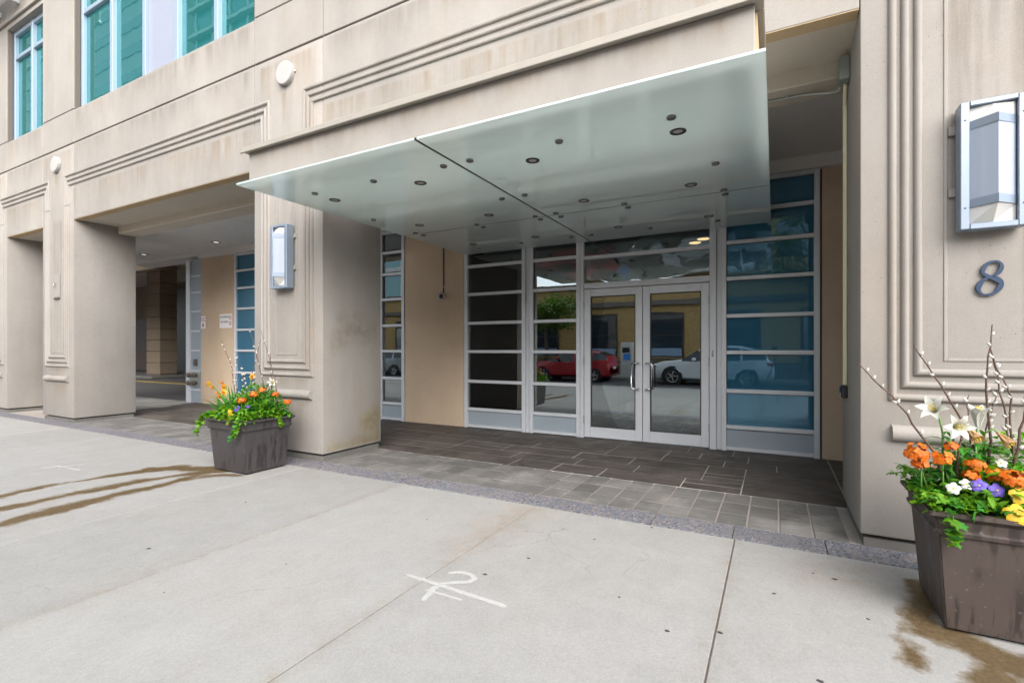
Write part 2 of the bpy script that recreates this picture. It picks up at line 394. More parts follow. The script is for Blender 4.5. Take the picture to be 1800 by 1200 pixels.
def wob(p, a=.07, f=3.2):
    n1 = mnoise.noise(Vector((p[0] * f, p[1] * f, 1.7))); n2 = mnoise.noise(Vector((p[0] * f, p[1] * f, 7.3))); n3 = mnoise.noise(Vector((p[0] * f * 3, p[1] * f * 3, 3.1)))
    return (p[0] + a * n1 + a * .4 * n3, p[1] + a * n2)
def wet_mask(p, lines, soft):
    k = .55 * mnoise.noise(Vector((p[0] * 2.3, p[1] * 2.3, 4.4))) + .5 * mnoise.noise(Vector((p[0] * 8, p[1] * 5, 9.4)))
    return lines_mask(wob(p), lines, soft) + k
def lines_mask(p, lines, soft=.03):
    """lines: [[(x, y, halfwidth), ...], ...] -> about 1 inside, 0 outside"""
    best = -1e9
    for ln in lines:
        for a, b in zip(ln, ln[1:]):
            d, t = seg_dist(p, a[:2], b[:2]); w = a[2] + (b[2] - a[2]) * t; best = max(best, (w - d) / soft)
    return max(-1, min(2, best + .5))
def text_mesh(body, size, depth, font_scale_x=1.0):
    cu = bpy.data.curves.new('text', 'FONT'); cu.body = body; cu.size = size; cu.extrude = depth; cu.align_x = 'CENTER'; cu.align_y = 'CENTER'
    o = bpy.data.objects.new('text', cu); C.objects.link(o); dg = bpy.context.evaluated_depsgraph_get()
    me = bpy.data.meshes.new_from_object(o.evaluated_get(dg)); bpy.data.objects.remove(o); bpy.data.curves.remove(cu)
    for v in me.vertices: v.co.x *= font_scale_x
    return me
def text_on_wall(name, body, size, depth, x, y, z, mat, parent, sx=1.0):
    me = text_mesh(body, size, depth, sx)
    for v in me.vertices: v.co = Vector((v.co.x + x, y - v.co.z, v.co.y + z))
    me.materials.clear(); me.materials.append(M[mat])
    return obj(name, me, None, parent)

# ------------------------------------------------------------------ ground: sidewalk, granite band, forecourt, street
FY = 4.41          # face of the piers
SY = 7.63          # shop-front plane
side = obj('sidewalk', B(-30, 8, -3.3, 4.10, -.30, -.018), 'sett_joint'); tag(side, kind='structure', label='pale grey concrete sidewalk with tooled joints and white paint marks')
XJ = [4.58, 2.98, 1.35, -.27, -1.945, -3.52, -5.05, -6.62, -8.12, -9.72, -11.3, -12.9, -14.5, -16.1]
YJ = [4.10, .25, -3.1]
for xa, xb in zip(XJ, XJ[1:]):
    for ya, yb in zip(YJ, YJ[1:]):
        obj('slab', B(xb + .004, xa - .004, yb + .004, ya - .004, -.12, 0, bev=.004), 'slab', side)
gb = obj('granite_band', B(-18, 3, 4.105, 4.408, -.30, -.012), 'joint'); tag(gb, kind='structure', label='speckled granite strip between sidewalk and forecourt')
x = 2.6
while x > -17.5:
    L = random.choice((.62, .95, 1.25, .4))
    obj('granite_piece', B(x - L + .003, x - .003, 4.108, 4.405, -.1, .002 + random.uniform(-.001, .001), bev=.003), 'granite', gb); x -= L
fc = obj('forecourt', B(-18, 3, 4.411, 7.7, -.30, -.010), 'sett_joint'); tag(fc, kind='structure', label='forecourt paved with setts in front and dark slate flagstones behind')
obj('mortar_bed', B(-18, 2.2, 5.372, 7.69, -.1, -.0018), 'mortar', fc)
rows = [4.415, 4.715, 5.045, 5.365]
for r0, r1 in zip(rows, rows[1:]):
    k = 0; x = .500
    while x > -12.3:
        wd = .2345
        if not (-6.46 < x - wd / 2 < -5.14):
            j = random.uniform(-.003, .003)
            obj('sett', B(x - wd + .007, x - .007, r0 + .005 + j, r1 - .005 + j, -.08, random.uniform(-.002, .003), bev=.004), 'sett', fc)
        x -= wd
random.seed(12)
yrows = [5.37, 5.77, 6.12, 6.52, 6.86, 7.24, 7.63]
for ya, yb in zip(yrows, yrows[1:]):
    x = .60
    obj('flagstone', B(.608, 1.6, ya + .006, yb - .006, -.08, 0, bev=.003), 'slate', fc)
    while x > -13.0:
        L = random.choice((.42, .58, .75, .9, 1.1)); g = random.choice((.004, .005, .006, .008))
        if random.random() < .3:
            ym = ya + (yb - ya) * random.choice((.45, .55))
            for a, b in ((ya, ym), (ym, yb)): obj('flagstone', B(x - L + g, x - g, a + g, b - g, -.08, random.uniform(-.001, .0015), bev=.001), 'slate', fc)
        else:
            obj('flagstone', B(x - L + g, x - g, ya + g, yb - g, -.08, random.uniform(-.001, .0015), bev=.001), 'slate', fc)
        x -= L
dw = obj('driveway', B(-60, -12.9, 7.71, 30, -.3, -.004), 'driveway'); tag(dw, kind='structure', label='dark concrete driveway running under the building')
obj('yellow_line', B(-25.5, -19.8, 11.3, 11.45, -.0039, .002), plain('yellow_paint', (.55, .36, .05), .7, 0, .3, 20), dw)
kb = obj('kerb', B(-60, 40, -3.45, -3.305, -.3, .0, bev=.012), 'slab'); tag(kb, kind='structure', label='concrete kerb along the near edge of the road')
road = obj('road', B(-200, 200, -8.8, -3.452, -.4, -.12), 'asphalt'); tag(road, kind='structure', label='dark asphalt road along the sidewalk')
fk = obj('far_sidewalk', B(-200, 200, -12.0, -8.802, -.4, .0, bev=.012), 'slab'); tag(fk, kind='structure', label='sidewalk on the far side of the road')
gd = obj('ground', B(-300, 300, -300, 300, -1.0, -.42), 'asphalt'); tag(gd, kind='structure', label='ground under the whole block')
ns = obj('near_sidewalk_extension', B(8.004, 60, -3.3, 7.7, -.3, -.001), 'slab'); tag(ns, kind='structure', label='sidewalk carrying on past the planter')

# stains, paint and gum lying on the slabs
M['wet'] = tint_sheet('wet', (.56, .475, .36), .42, 14, .2, .05, 1.6)
M['rust'] = tint_sheet('rust', (.96, .90, .85), .6, 5, amp=.9)
Lw = [[(-5.75, 3.50, .12), (-6.02, 3.46, .17), (-6.40, 3.33, .12), (-6.62, 3.10, .10), (-6.68, 2.87, .07), (-6.71, 2.47, .045), (-6.73, 2.19, .05), (-6.68, 1.87, .06), (-6.70, 1.3, .05)],
      [(-5.87, 3.38, .17), (-6.06, 3.05, .07), (-6.12, 2.72, .075), (-6.15, 2.2, .09), (-6.16, 1.73, .07), (-6.2, 1.0, .05)],
      [(-5.40, 3.46, .03), (-5.62, 3.36, .10), (-5.78, 3.2, .10), (-5.71, 2.88, .085), (-5.76, 2.55, .085), (-5.66, 2.03, .10), (-5.63, 1.58, .08), (-5.7, .9, .06)]]
stain('water_stain', side, (-7.1, .6, .003), (1, 0, 0), (0, 1, 0), 1.95, 3.2, 98, 130, lambda s, t: wet_mask((-7.1 + s, .6 + t), Lw, .10), 'wet')
Rw = [[(.76, 3.86, .04), (.76, 3.5, .10), (.70, 3.36, .11), (.66, 3.26, .08), (.80, 3.22, .12), (.95, 3.05, .15), (1.2, 2.95, .25), (1.5, 2.9, .3)],
      [(.60, 3.27, .045), (.567, 3.12, .014), (.575, 2.98, .02), (.575, 2.85, .04)], [(.86, 2.9, .1), (.83, 2.7, .12), (1.0, 2.5, .2)]]
stain('water_stain', side, (.35, 2.2, .003), (1, 0, 0), (0, 1, 0), 1.5, 1.82, 75, 91, lambda s, t: wet_mask((.35 + s, 2.2 + t), Rw, .08), 'wet')
rl = [[(-1.95, 4.0, .16), (-2.0, 3.4, .2), (-2.05, 2.9, .12)], [(.3, 3.7, .18), (.55, 3.95, .1)]]
stain('rust_stain', side, (-2.6, 2.4, .0045), (1, 0, 0), (0, 1, 0), 3.4, 1.68, 68, 40, lambda s, t: lines_mask((-2.6 + s, 2.4 + t), rl, .3), 'rust')
M['joint_grime'] = tint_sheet('joint_grime', (.90, .86, .81), .6, 6, amp=1.6)
for jx in (-.27, -1.945, -3.52):
    stain('joint_grime', side, (jx - .16, .5, .0062), (1, 0, 0), (0, 1, 0), .32, 3.58, 16, 60, lambda s, t: .62 - abs(s - .16) / .06 * .45, 'joint_grime')
def m_paint(name, op):
    n = NT(name); a = n.n('Attribute', attribute_name='mask').outputs['Fac']
    m = n.math('MULTIPLY', n.rng(n.math('ADD', a, n.math('MULTIPLY', n.math('SUBTRACT', n.noise(60, 4, .7), .5), 1.1)), .25, .85, 0, 1), op)
    p = n.principled((.72, .71, .68), .8); tr = n.n('BsdfTransparent'); ms = n.n('MixShader'); n.set(ms, 0, m)
    n.t.links.new(tr.outputs[0], ms.inputs[1]); n.t.links.new(p, ms.inputs[2]); return n.end(ms.outputs[0])
M['spray'] = m_paint('spray', .36); M['spray_faint'] = m_paint('spray_faint', .3)
pw_ = .019
PL = [[(-2.07, 2.455, .012), (-1.9, 2.45, pw_), (-1.345, 2.415, pw_)],
      [(x_, y_, pw_) for x_, y_ in [(-1.844, 2.612), (-1.781, 2.650), (-1.71, 2.650), (-1.661, 2.611), (-1.673, 2.56), (-1.744, 2.513), (-1.799, 2.463), (-1.817, 2.397), (-1.798, 2.325), (-1.785, 2.262)]],
      [(-1.839, 2.358, .008), (-1.7, 2.358, .012), (-1.594, 2.356, .010)]]
stain('paint_mark', side, (-2.15, 2.15, .004), (1, 0, 0), (0, 1, 0), .9, .6, 150, 100, lambda s, t: lines_mask((-2.15 + s, 2.15 + t), PL, .014), 'spray')
P2 = [[(-7.77, 2.554, .02), (-7.599, 2.875, .02)], [(-7.827, 2.695, .015), (-7.259, 2.718, .02)]]
stain('paint_mark', side, (-7.95, 2.45, .006), (1, 0, 0), (0, 1, 0), .85, .55, 85, 55, lambda s, t: lines_mask((-7.95 + s, 2.45 + t), P2, .02), 'spray_faint')
M['gum'] = plain('gum', (.035, .034, .034), .8)
for gx, gy in [(-2.607, 3.342), (-1.502, 3.051), (-.801, 2.824), (-.877, 4.041), (-1.211, 3.589), (-1.641, 2.70), (-.489, 2.601), (-3.6, 3.975), (-2.363, 3.974), (.331, 3.682), (-.003, 3.298), (.44, 3.224), (.218, 3.715), (.174, 2.523), (-.249, 2.715), (-3.2, 1.6), (-4.4, 2.9), (-2.9, 2.2), (-4.0, 1.9)]:
    bm = bm_new(); rr = random.uniform(.006, .016); n_ = 9
    c0 = bm.verts.new((gx, gy, .004)); ring = [bm.verts.new((gx + rr * random.uniform(.7, 1.3) * math.cos(6.283 * k / n_), gy + rr * random.uniform(.6, 1.1) * math.sin(6.283 * k / n_), .0012)) for k in range(n_)]
    for k in range(n_): bm.faces.new((c0, ring[k], ring[(k + 1) % n_]))
    obj('gum_spot', bm, 'gum', side)

# ------------------------------------------------------------------ the building
bd = thing('apartment_building', (-6, 6, 0), 'beige precast concrete apartment building with glazed entrance and teal upper windows', 'building')
PIERS = [(.555, 1.935), (-6.49, -5.11), (-13.42, -12.03), (-16.70, -15.30)]
BAYS = [(-5.11, .555), (-12.03, -6.49), (-15.30, -13.42)]
ZH, ZJ, ZS, ZW, ZT = 3.96, 5.446, 6.09, 8.62, 9.3
OFF, ZB, ZTOP = (.19, .262, .335), (1.10, 1.19, 1.28), (4.655, 4.75, 4.845)
g = .006
for pi, (xa, xb) in enumerate(PIERS):
    p = obj('pier', B(xa, xb, FY, 5.47, .085, ZJ - .012, bev=.014, seg=2), 'precast', bd, smooth=30)
    obj('plinth', B(xa + .025, xb - .025, FY + .025, 5.445, -.02, .058), 'plinth', p)
    obj('shadow_gap', B(xa + .07, xb - .07, FY + .07, 5.40, .05, .09), 'joint', p)
    for o_, zb in zip(OFF, ZB):
        bm = bead(bm_new(), [(xa + o_, 4.24), (xa + o_, zb), (xb - o_, zb), (xb - o_, 4.24)], .027, FY + .004, 1.35)
        obj('moulding', bm, 'moulding', p, smooth=50)
    # inner sunk frame of the pier panel, drawn by four thin fillets
    xi, xj, zi = xa + .475, xb - .475, 1.36
    bm = bm_new(); box(bm, xi, xi + .02, FY - .007, FY + .01, zi, 4.3, bev=.003); box(bm, xj - .02, xj, FY - .007, FY + .01, zi, 4.3, bev=.003); box(bm, xi + .021, xj - .021, FY - .0075, FY + .01, zi, zi + .02, bev=.003)
    obj('panel_frame', bm, 'moulding', p)
    bm = bead(bm_new(), [(xa + .185, .842), (xb - .185, .842)], .06, FY + .002, 1.1, 12)
    obj('roll_sill', bm, 'moulding', p, smooth=50)
    b = obj('facade_panel', B(xa + g, xb - g, FY, FY + .3, ZJ + .012, ZS + .012, bev=.006), 'precast', bd)
    b = obj('facade_panel', B(xa + g, xb - g, FY, FY + .3, ZS + .026, ZT, bev=.006), 'precast', bd)
for bi, (xa, xb) in enumerate(BAYS):
    s = obj('spandrel', B(xa + g, xb - g, FY, FY + .14, ZH, ZJ - .012, bev=.006), 'precast', bd)
    obj('sealed_edge', B(xa + g, xb - g, FY + .004, FY + .145, ZH - .006, ZH - .001), 'sealed_edge', s)
    obj('soffit', B(xa, xb, FY + .146, 5.14, ZH + .004, ZH + .3), 'soffit', s)
    obj('beam', B(xa - .002, xb + .002, 5.14, 5.50, 3.82, 4.3, bev=.012), 'soffit', s)
    for o_, zt in zip(OFF, ZTOP):
        bm = bead(bm_new(), [(xa - o_, 4.252), (xa - o_, zt), (xb + o_, zt), (xb + o_, 4.252)], .027, FY + .004, 1.35)
        obj('moulding', bm, 'moulding', s, smooth=50)
    obj('facade_panel', B(xa + g, xb - g, FY + .002, FY + .1, ZJ + .012, ZS - .004, bev=.006), 'precast', bd)
    obj('lintel', B(xa + g, xb - g, FY, FY + .2, ZW, ZT, bev=.006), 'precast', bd)
# sealant behind the joints
bm = bm_new(); box(bm, -16.6, 1.9, FY + .035, FY + .09, ZJ - .05, ZJ + .05)
for xa, xb in PIERS:
    for xx in (xa, xb): box(bm, xx - .03, xx + .03, FY + .02, FY + .09, ZH + .02, ZT - .05)
    box(bm, xa + .04, xb - .04, FY + .02, FY + .1, ZS - .03, ZS + .07)
obj('sealant', bm, 'joint', bd)
# floors, roof and ends that close the mass
bm = bm_new(); box(bm, -16.7, 1.93, 5.48, 14, 4.32, 4.6); obj('floor_slab', bm, 'soffit', bd)
obj('roof_slab', B(-16.7, 1.93, 4.72, 14, ZT - .3, ZT - .02), 'soffit', bd)
obj('end_wall', B(1.70, 1.93, 5.474, 14, 0, ZT - .02), 'recess_wall', bd)  # unseen wall added so no light leaks in at the right end
obj('end_wall', B(-16.69, -16.5, 8.2, 14, 4.6, ZT - .31), 'recess_wall', bd)
# arcade ceiling
x = 1.69
while x > -16.6:
    L = .92
    obj('ceiling_panel', B(max(x - L, -16.69) + .006, x - .006, 5.505, 7.52, 3.98, 4.02, bev=.002), 'ceiling_panel', bd); x -= L
obj('ceiling_void', B(-16.69, 1.69, 5.506, 8.1, 4.03, 4.31), 'joint', bd)
obj('bulkhead', B(-13.42, 1.69, 7.525, 7.80, 3.815, 4.025, bev=.006), 'ceiling_panel', bd)
obj('bulkhead', B(-16.69, -13.43, 7.525, 8.12, 3.90, 4.025, bev=.006), 'ceiling_panel', bd)
for lx, ly in ((-15.0, 7.0), (-11.74, 7.0), (-8.5, 7.0)):
    l = obj('ceiling_light', lathe(bm_new(), [(.11, 3.979), (.11, 3.967), (.085, 3.965), (.07, 3.978)], 20, Matrix.Translation((lx, ly, 0))), 'steel', bd, smooth=40)
    obj('bulb', lathe(bm_new(), [(0, 3.9755), (.06, 3.9755), (.06, 3.979)], 16, Matrix.Translation((lx, ly, 0))), 'lamp_cool', l)

# back wall of the arcade in pieces between the glazing
def recess_wall(x0, x1, y1=7.9):
    return obj('recess_wall', B(x0, x1, SY - .03, y1, -.02, 3.82, bev=.008), 'recess_wall', bd, smooth=30)
recess_wall(-6.475, -5.075); recess_wall(.545, 1.70); recess_wall(-13.41, -11.965)
obj('wall_sealant', B(.527, .545, SY - .005, SY + .05, 0, 3.81), 'gasket', bd); obj('wall_sealant', B(-5.076, -5.062, SY - .005, SY + .05, 0, 3.81), 'gasket', bd)
BZ = [.34, .848, 1.392, 1.908, 2.435, 2.945, 3.38]        # bar heights (centres)
def glazing(name, x0, x1, lab, pane, bars=BZ, top=3.81, kick=True, fw=.065, bar=.052, mul=(), pane_mats=None):
    """one framed strip of glazing: jambs, bars, a kick panel and one pane per opening"""
    gz = obj(name, B(x0, x0 + fw, SY - .05, SY + .06, 0, top, bev=.003), 'alu', bd); tag(gz, lab)
    obj('jamb', B(x1 - fw, x1, SY - .05, SY + .06, 0, top, bev=.003), 'alu', gz)
    xi, xj = x0 + fw + .0015, x1 - fw - .0015
    obj('sill_rail', B(xi, xj, SY - .047, SY + .057, .012, .06, bev=.003), 'alu', gz)
    obj('head_rail', B(xi, xj, SY - .047, SY + .057, top - .05, top - .001, bev=.003), 'alu', gz)
    zs = [.06] + [b for b in bars] + [top - .05]
    for b in bars: obj('transom', B(xi, xj, SY - .046, SY + .055, b - bar / 2, b + bar / 2, bev=.003), 'alu', gz)
    for i, (a, b) in enumerate(zip(zs, zs[1:])):
        za = a + (bar / 2 if i else 0) + .001; zb = b - (bar / 2 if i < len(zs) - 2 else 0) - .001
        if i == 0 and kick:
            obj('kick_panel', B(xi, xj, SY - .012, SY + .02, za, zb, bev=.002), 'alu_panel', gz)
        else:
            pm = pane_mats.get(i, pane) if pane_mats else pane
            obj('pane', B(xi, xj, SY + .004, SY + .010, za, zb), pm, gz)
            bm = bm_new(); box(bm, xi, xi + .008, SY - .004, SY + .003, za, zb); box(bm, xj - .008, xj, SY - .004, SY + .003, za, zb); box(bm, xi + .009, xj - .009, SY - .0045, SY + .003, zb - .008, zb); obj('gasket', bm, 'gasket', gz)
    return gz
glazing('side_window', -7.13, -6.485, 'narrow strip of clear glazing beside the entrance pier', 'pane')
glazing('side_light', -5.055, -3.80, 'dark clear side light left of the entrance doors', 'pane')
glazing('side_light', -3.715, -2.80, 'clear side light next to the entrance doors', 'pane')
glazing('spandrel_window', -.672, .522, 'blue opaque glazing right of the entrance doors', 'pane_blue', pane_mats=None)
glazing('spandrel_window', -11.955, -7.14, 'blue opaque glazing in the left bay', 'pane_blue')
obj('mullion', B(-3.798, -3.717, SY + .0, SY + .062, 0, 3.81, bev=.003), 'alu', bd)
obj('mullion_foot', B(-3.79, -3.725, SY - .045, SY - .001, 0, .05, bev=.004), 'alu', bd)
obj('mullion', B(-.738, -.674, SY + .0, SY + .062, 0, 3.81, bev=.003), 'alu', bd)
# grey panel strip with the fire connection in the left bay
gp = obj('service_panel', B(-14.05, -13.415, SY - .02, 7.9, 0, 3.82), 'alu_panel', bd)
for b in BZ: obj('panel_rail', B(-13.88, -13.43, SY - .034, SY - .021, b - .02, b + .02, bev=.002), 'alu', gp)
obj('panel_jamb', B(-14.06, -13.885, SY - .06, SY + .02, 0, 3.815, bev=.004), 'alu', gp)
# entrance doors with frame and transom lights
fr = obj('door_frame', B(-2.795, -2.735, SY - .05, SY + .06, 0, 3.81, bev=.003), 'alu', bd)
obj('jamb', B(-.83, -.74, SY - .05, SY + .06, 0, 3.81, bev=.003), 'alu', fr)
for b, hh in ((2.455, .09), (2.915, .055), (3.37, .05)):
    obj('transom', B(-2.7335, -.8315, SY - .046, SY + .055, b - hh / 2, b + hh / 2, bev=.003), 'alu', fr)
for a, b, mm in ((2.501, 2.886, 'pane_distorted'), (2.944, 3.344, 'pane'), (3.396, 3.80, 'pane')):
    obj('transom_pane', B(-2.7335, -.8315, SY + .004, SY + .010, a, b), mm, fr)
obj('jamb_switch', B(-.80, -.775, SY - .056, SY - .0505, 1.33, 1.42, bev=.004), 'steel', fr)
for di, (xa, xb) in enumerate(((-2.728, -1.793), (-1.783, -.838))):
    d = obj('entrance_door', B(xa, xa + .105, SY - .042, SY + .012, .02, 2.40, bev=.003), 'alu', bd)
    d['label'] = ('left', 'right')[di] + ' leaf of the grey framed glass entrance doors'
    obj('stile', B(xb - .105, xb, SY - .042, SY + .012, .02, 2.40, bev=.003), 'alu', d)
    obj('bottom_rail', B(xa + .1065, xb - .1065, SY - .041, SY + .011, .02, .185, bev=.003), 'alu', d)
    obj('top_rail', B(xa + .1065, xb - .1065, SY - .041, SY + .011, 2.285, 2.40, bev=.003), 'alu', d)
    bm = bm_new(); X0, X1 = xa + .1065, xb - .1065
    box(bm, X0, X0 + .014, SY - .034, SY - .02, .186, 2.284); box(bm, X1 - .014, X1, SY - .034, SY - .02, .186, 2.284); box(bm, X0 + .015, X1 - .015, SY - .0335, SY - .02, .186, .2); box(bm, X0 + .015, X1 - .015, SY - .0335, SY - .02, 2.27, 2.284)
    obj('gasket', bm, 'gasket', d)
    obj('pane', B(X0, X1, SY - .018, SY - .012, .186, 2.284), 'pane', d)
    hx = (xb - .053) if di == 0 else (xa + .053); dx = -.05 if di == 0 else .05
    bm = tube(bm_new(), [(hx, SY - .04, 1.22), (hx, SY - .085, 1.225), (hx + dx * .3, SY - .11, 1.225), (hx + dx * 1.6, SY - .115, 1.22), (hx + dx * 2, SY - .115, 1.19), (hx + dx * 2, SY - .115, .86), (hx + dx * 1.6, SY - .115, .83), (hx + dx * .3, SY - .11, .825), (hx, SY - .085, .825), (hx, SY - .04, .83)], .013, 10)
    obj('handle', bm, 'steel', d, smooth='all')
    hxx = xa - .004 if di == 0 else xb + .004
    for hz in (.3, 1.25, 2.15): obj('hinge', tube(bm_new(), [(hxx, SY - .055, hz - .06), (hxx, SY - .055, hz + .06)], .011, 8), 'galv', d, smooth=True)
obj('threshold', B(-2.73, -.84, SY - .06, SY + .05, .001, .014, bev=.003), 'steel', bd)
# lobby behind the glass
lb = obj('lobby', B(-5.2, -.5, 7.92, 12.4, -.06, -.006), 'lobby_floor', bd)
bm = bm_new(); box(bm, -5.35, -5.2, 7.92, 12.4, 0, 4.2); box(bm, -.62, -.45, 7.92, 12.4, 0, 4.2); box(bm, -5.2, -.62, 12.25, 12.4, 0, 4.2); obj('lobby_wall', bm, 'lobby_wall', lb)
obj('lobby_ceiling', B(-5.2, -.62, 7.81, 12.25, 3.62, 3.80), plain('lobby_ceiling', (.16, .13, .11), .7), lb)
for lx, ly in ((-3.62, 10.5), (-1.45, 10.7), (-4.35, 9.3), (-2.75, 10.4), (-1.25, 10.4)):
    obj('ceiling_lamp', lathe(bm_new(), [(0, 3.612), (.11, 3.612), (.12, 3.62)], 18, Matrix.Translation((lx, ly, 0))), 'lamp_warm', lb)
obj('lobby_column', B(-3.95, -3.35, 9.2, 9.7, 0, 3.6, bev=.01), 'recess_wall', lb)
obj('desk', B(-4.6, -3.0, 10.6, 11.2, 0, 1.1, bev=.02), plain('desk', (.06, .05, .045), .3), lb)
nb = obj('notice_board', B(-4.86, -4.25, 7.90, 7.925, 1.42, 2.02, bev=.003), 'black', lb)
text_on_wall('lettering', 'otus', .22, .002, -4.55, 7.898, 1.87, plain('letter_grey', (.16, .16, .16), .5) and 'galv', nb)
obj('poster', B(-4.80, -4.30, 7.897, 7.901, 1.50, 1.74), plain('poster', (.03, .032, .034), .3), nb)
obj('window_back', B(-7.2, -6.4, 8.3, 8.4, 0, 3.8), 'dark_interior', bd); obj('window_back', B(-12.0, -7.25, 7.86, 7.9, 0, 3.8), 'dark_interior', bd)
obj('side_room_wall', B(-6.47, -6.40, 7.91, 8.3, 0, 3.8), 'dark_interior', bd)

# upper windows
def upper_window(x0, x1, muls, panels, transom, lab):
    y = FY + .11
    wn = obj('window', B(x0, x0 + .09, y, y + .12, ZS, ZW, bev=.004), 'alu_upper', bd); tag(wn, lab)
    obj('frame', B(x1 - .09, x1, y, y + .12, ZS, ZW, bev=.004), 'alu_upper', wn)
    edges = [x0 + .09] + [m for m in muls] + [x1 - .09]
    for m in muls: obj('mullion', B(m - .05, m + .05, y - .01, y + .12, ZS, ZW, bev=.004), 'alu_upper', wn)
    obj('head', B(x0 + .091, x1 - .091, y + .002, y + .11, ZW - .1, ZW - .001, bev=.004), 'alu_upper', wn)
    obj('sill', B(x0 + .091, x1 - .091, y + .002, y + .11, ZS - .0, ZS + .05, bev=.004), 'alu_upper', wn)
    for i, (a, b) in enumerate(zip(edges, edges[1:])):
        a2 = a + (.0505 if i else .0005); b2 = b - (.0505 if i < len(edges) - 2 else .0005)
        if i in panels:
            obj('spandrel_panel', B(a2, b2, y + .05, y + .07, ZS + .051, ZW - .101, bev=.003), 'alu_white', wn); continue
        obj('transom', B(a2, b2, y + .003, y + .11, transom - .04, transom + .04, bev=.004), 'alu_upper', wn)
        for za, zb in ((ZS + .051, transom - .041), (transom + .041, ZW - .101)): obj('pane', B(a2, b2, y + .06, y + .066, za, zb), 'pane_teal', wn)
    return wn
upper_window(-12.02, -6.50, (-10.80, -9.66, -8.66, -7.57), (2,), 8.02, 'wide teal glass window above the left bay with a grey blank panel')
upper_window(-15.29, -13.43, (-14.28,), (), 8.02, 'narrow teal glass window above the narrow bay')
upper_window(-5.10, .545, (-4.0, -2.9, -1.6, -.5), (2,), 8.02, 'window above the entrance bay')
obj('room_floor', B(-16.6, 1.7, 4.75, 9, 5.6, 5.7), 'room', bd); obj('room_back', B(-16.6, 1.7, 8.0, 8.2, 5.7, 9.0), 'room', bd)
for cx in (-11.6, -10.6, -8.3, -7.2, -14.9): obj('curtain', B(cx, cx + .35, 5.2, 5.26, 5.75, 8.9), 'white', bd)
# lintel ledge, upper wall and glazed balcony edge at the far left
obj('upper_wall', B(-16.7, 1.93, FY + .16, FY + .4, ZT + .002, 10.4), 'precast', bd)
lg = obj('ledge', B(-16.7, -13.425, FY - .05, FY + .3, 8.72, 8.80, bev=.01), 'moulding', bd)
bg_ = obj('balcony_edge', B(-30, -13.9, 3.55, 3.60, 9.05, 9.11, bev=.004), 'galv', bd)
obj('balcony_panel', B(-30, -13.9, 3.565, 3.58, 9.115, 10.6), 'white', bg_)
for bx in (-14.6, -15.6, -16.6): obj('bracket', B(bx - .03, bx + .03, 3.602, FY - .002, 8.98, 9.10, bev=.004), 'galv', bg_)

# drive-through hall on the left
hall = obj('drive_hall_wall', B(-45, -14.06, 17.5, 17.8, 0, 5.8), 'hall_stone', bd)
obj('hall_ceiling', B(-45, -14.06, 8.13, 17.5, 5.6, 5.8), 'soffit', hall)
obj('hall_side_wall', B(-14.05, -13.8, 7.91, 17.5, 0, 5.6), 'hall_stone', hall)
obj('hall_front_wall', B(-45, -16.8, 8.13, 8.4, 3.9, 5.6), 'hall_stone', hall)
col = obj('banded_column', B(-27.75, -26.6, 13.13, 13.85, .1, 5.6), 'joint', hall)
z = .16
while z < 5.4:
    obj('stone_course', B(-27.79, -26.56, 13.09, 13.89, z + .018, min(z + .56, 5.58), bev=.02), 'hall_stone', col); z += .565
obj('raised_kerb', B(-31, -25.9, 12.4, 15.5, 0, .13, bev=.02), 'plinth', hall)
obj('garage_dark_block', B(-35.5, -28.6, 17.2, 17.49, 0, 5.2), 'black', hall)  # solid black block paints the unlit depth of the garage
obj('service_door', B(-39.5, -36.2, 17.4, 17.49, 0, 3.4), plain('service_door', (.09, .06, .05), .6), hall)
# stains on the pier by the entrance
M['smudge'] = tint_sheet('smudge', (.80, .78, .76), .45, 5, amp=.8); M['brown_stain'] = tint_sheet('brown_stain', (.86, .79, .68), .6, 6, amp=1.2)
X1 = -5.108
stain('smudge', bd, (X1 + .002, 4.5, 1.3), (0, 1, 0), (0, 0, 1), .9, .85, 30, 30, lambda s, t: lines_mask((s, t), [[(.12, .2, .08), (.4, .42, .16), (.75, .4, .10)], [(.2, .55, .05), (.6, .6, .06)]], .25), 'smudge')
stain('brown_stain', bd, (X1 + .003, 4.45, .095), (0, 1, 0), (0, 0, 1), 1.0, .7, 30, 24, lambda s, t: lines_mask((s, t), [[(.0, .02, .06), (.5, .03, .07), (1.0, .06, .16)], [(.72, .30, .12), (1.0, .36, .18)]], .16), 'brown_stain')

def streak_sheet(name, tint, amp=1.0):
    n = NT(name); a = n.n('Attribute', attribute_name='mask').outputs['Fac']
    st = n.noise(1.0, 5, .65, n.mapped((9, 9, .55))); fn = n.noise(1.0, 4, .6, n.mapped((34, 34, 1.3)))
    m = n.math('MULTIPLY', n.rng(a, 0, 1, 0, 1), n.rng(n.math('ADD', n.math('MULTIPLY', st, .7), n.math('MULTIPLY', fn, .3)), .42, .66, 0, amp))
    tr = n.n('BsdfTransparent'); n.t.links.new(n.mix(m, (1, 1, 1), tint), tr.inputs[0]); return n.end(tr.outputs[0])
M['rain'] = streak_sheet('rain', (.85, .80, .73)); M['rain_grey'] = streak_sheet('rain_grey', (.80, .78, .76))
def rain(x0, x1, z1, L, y, m='rain', par=None):
    stain('rain_streak', par or bd, (x0, y, z1 - L), (1, 0, 0), (0, 0, 1), x1 - x0, L, max(4, int((x1 - x0) / .12)), 10, lambda s, t: 1.15 * (t / L) ** 1.3, m)
for xa, xb in BAYS:
    rain(xa - .1, xb + .1, 4.60, .55, FY - .0025); rain(xa, xb, ZJ - .02, .42, FY - .0022, 'rain_grey'); rain(xa, xb, ZS - .01, .5, FY - .0021, 'rain_grey')
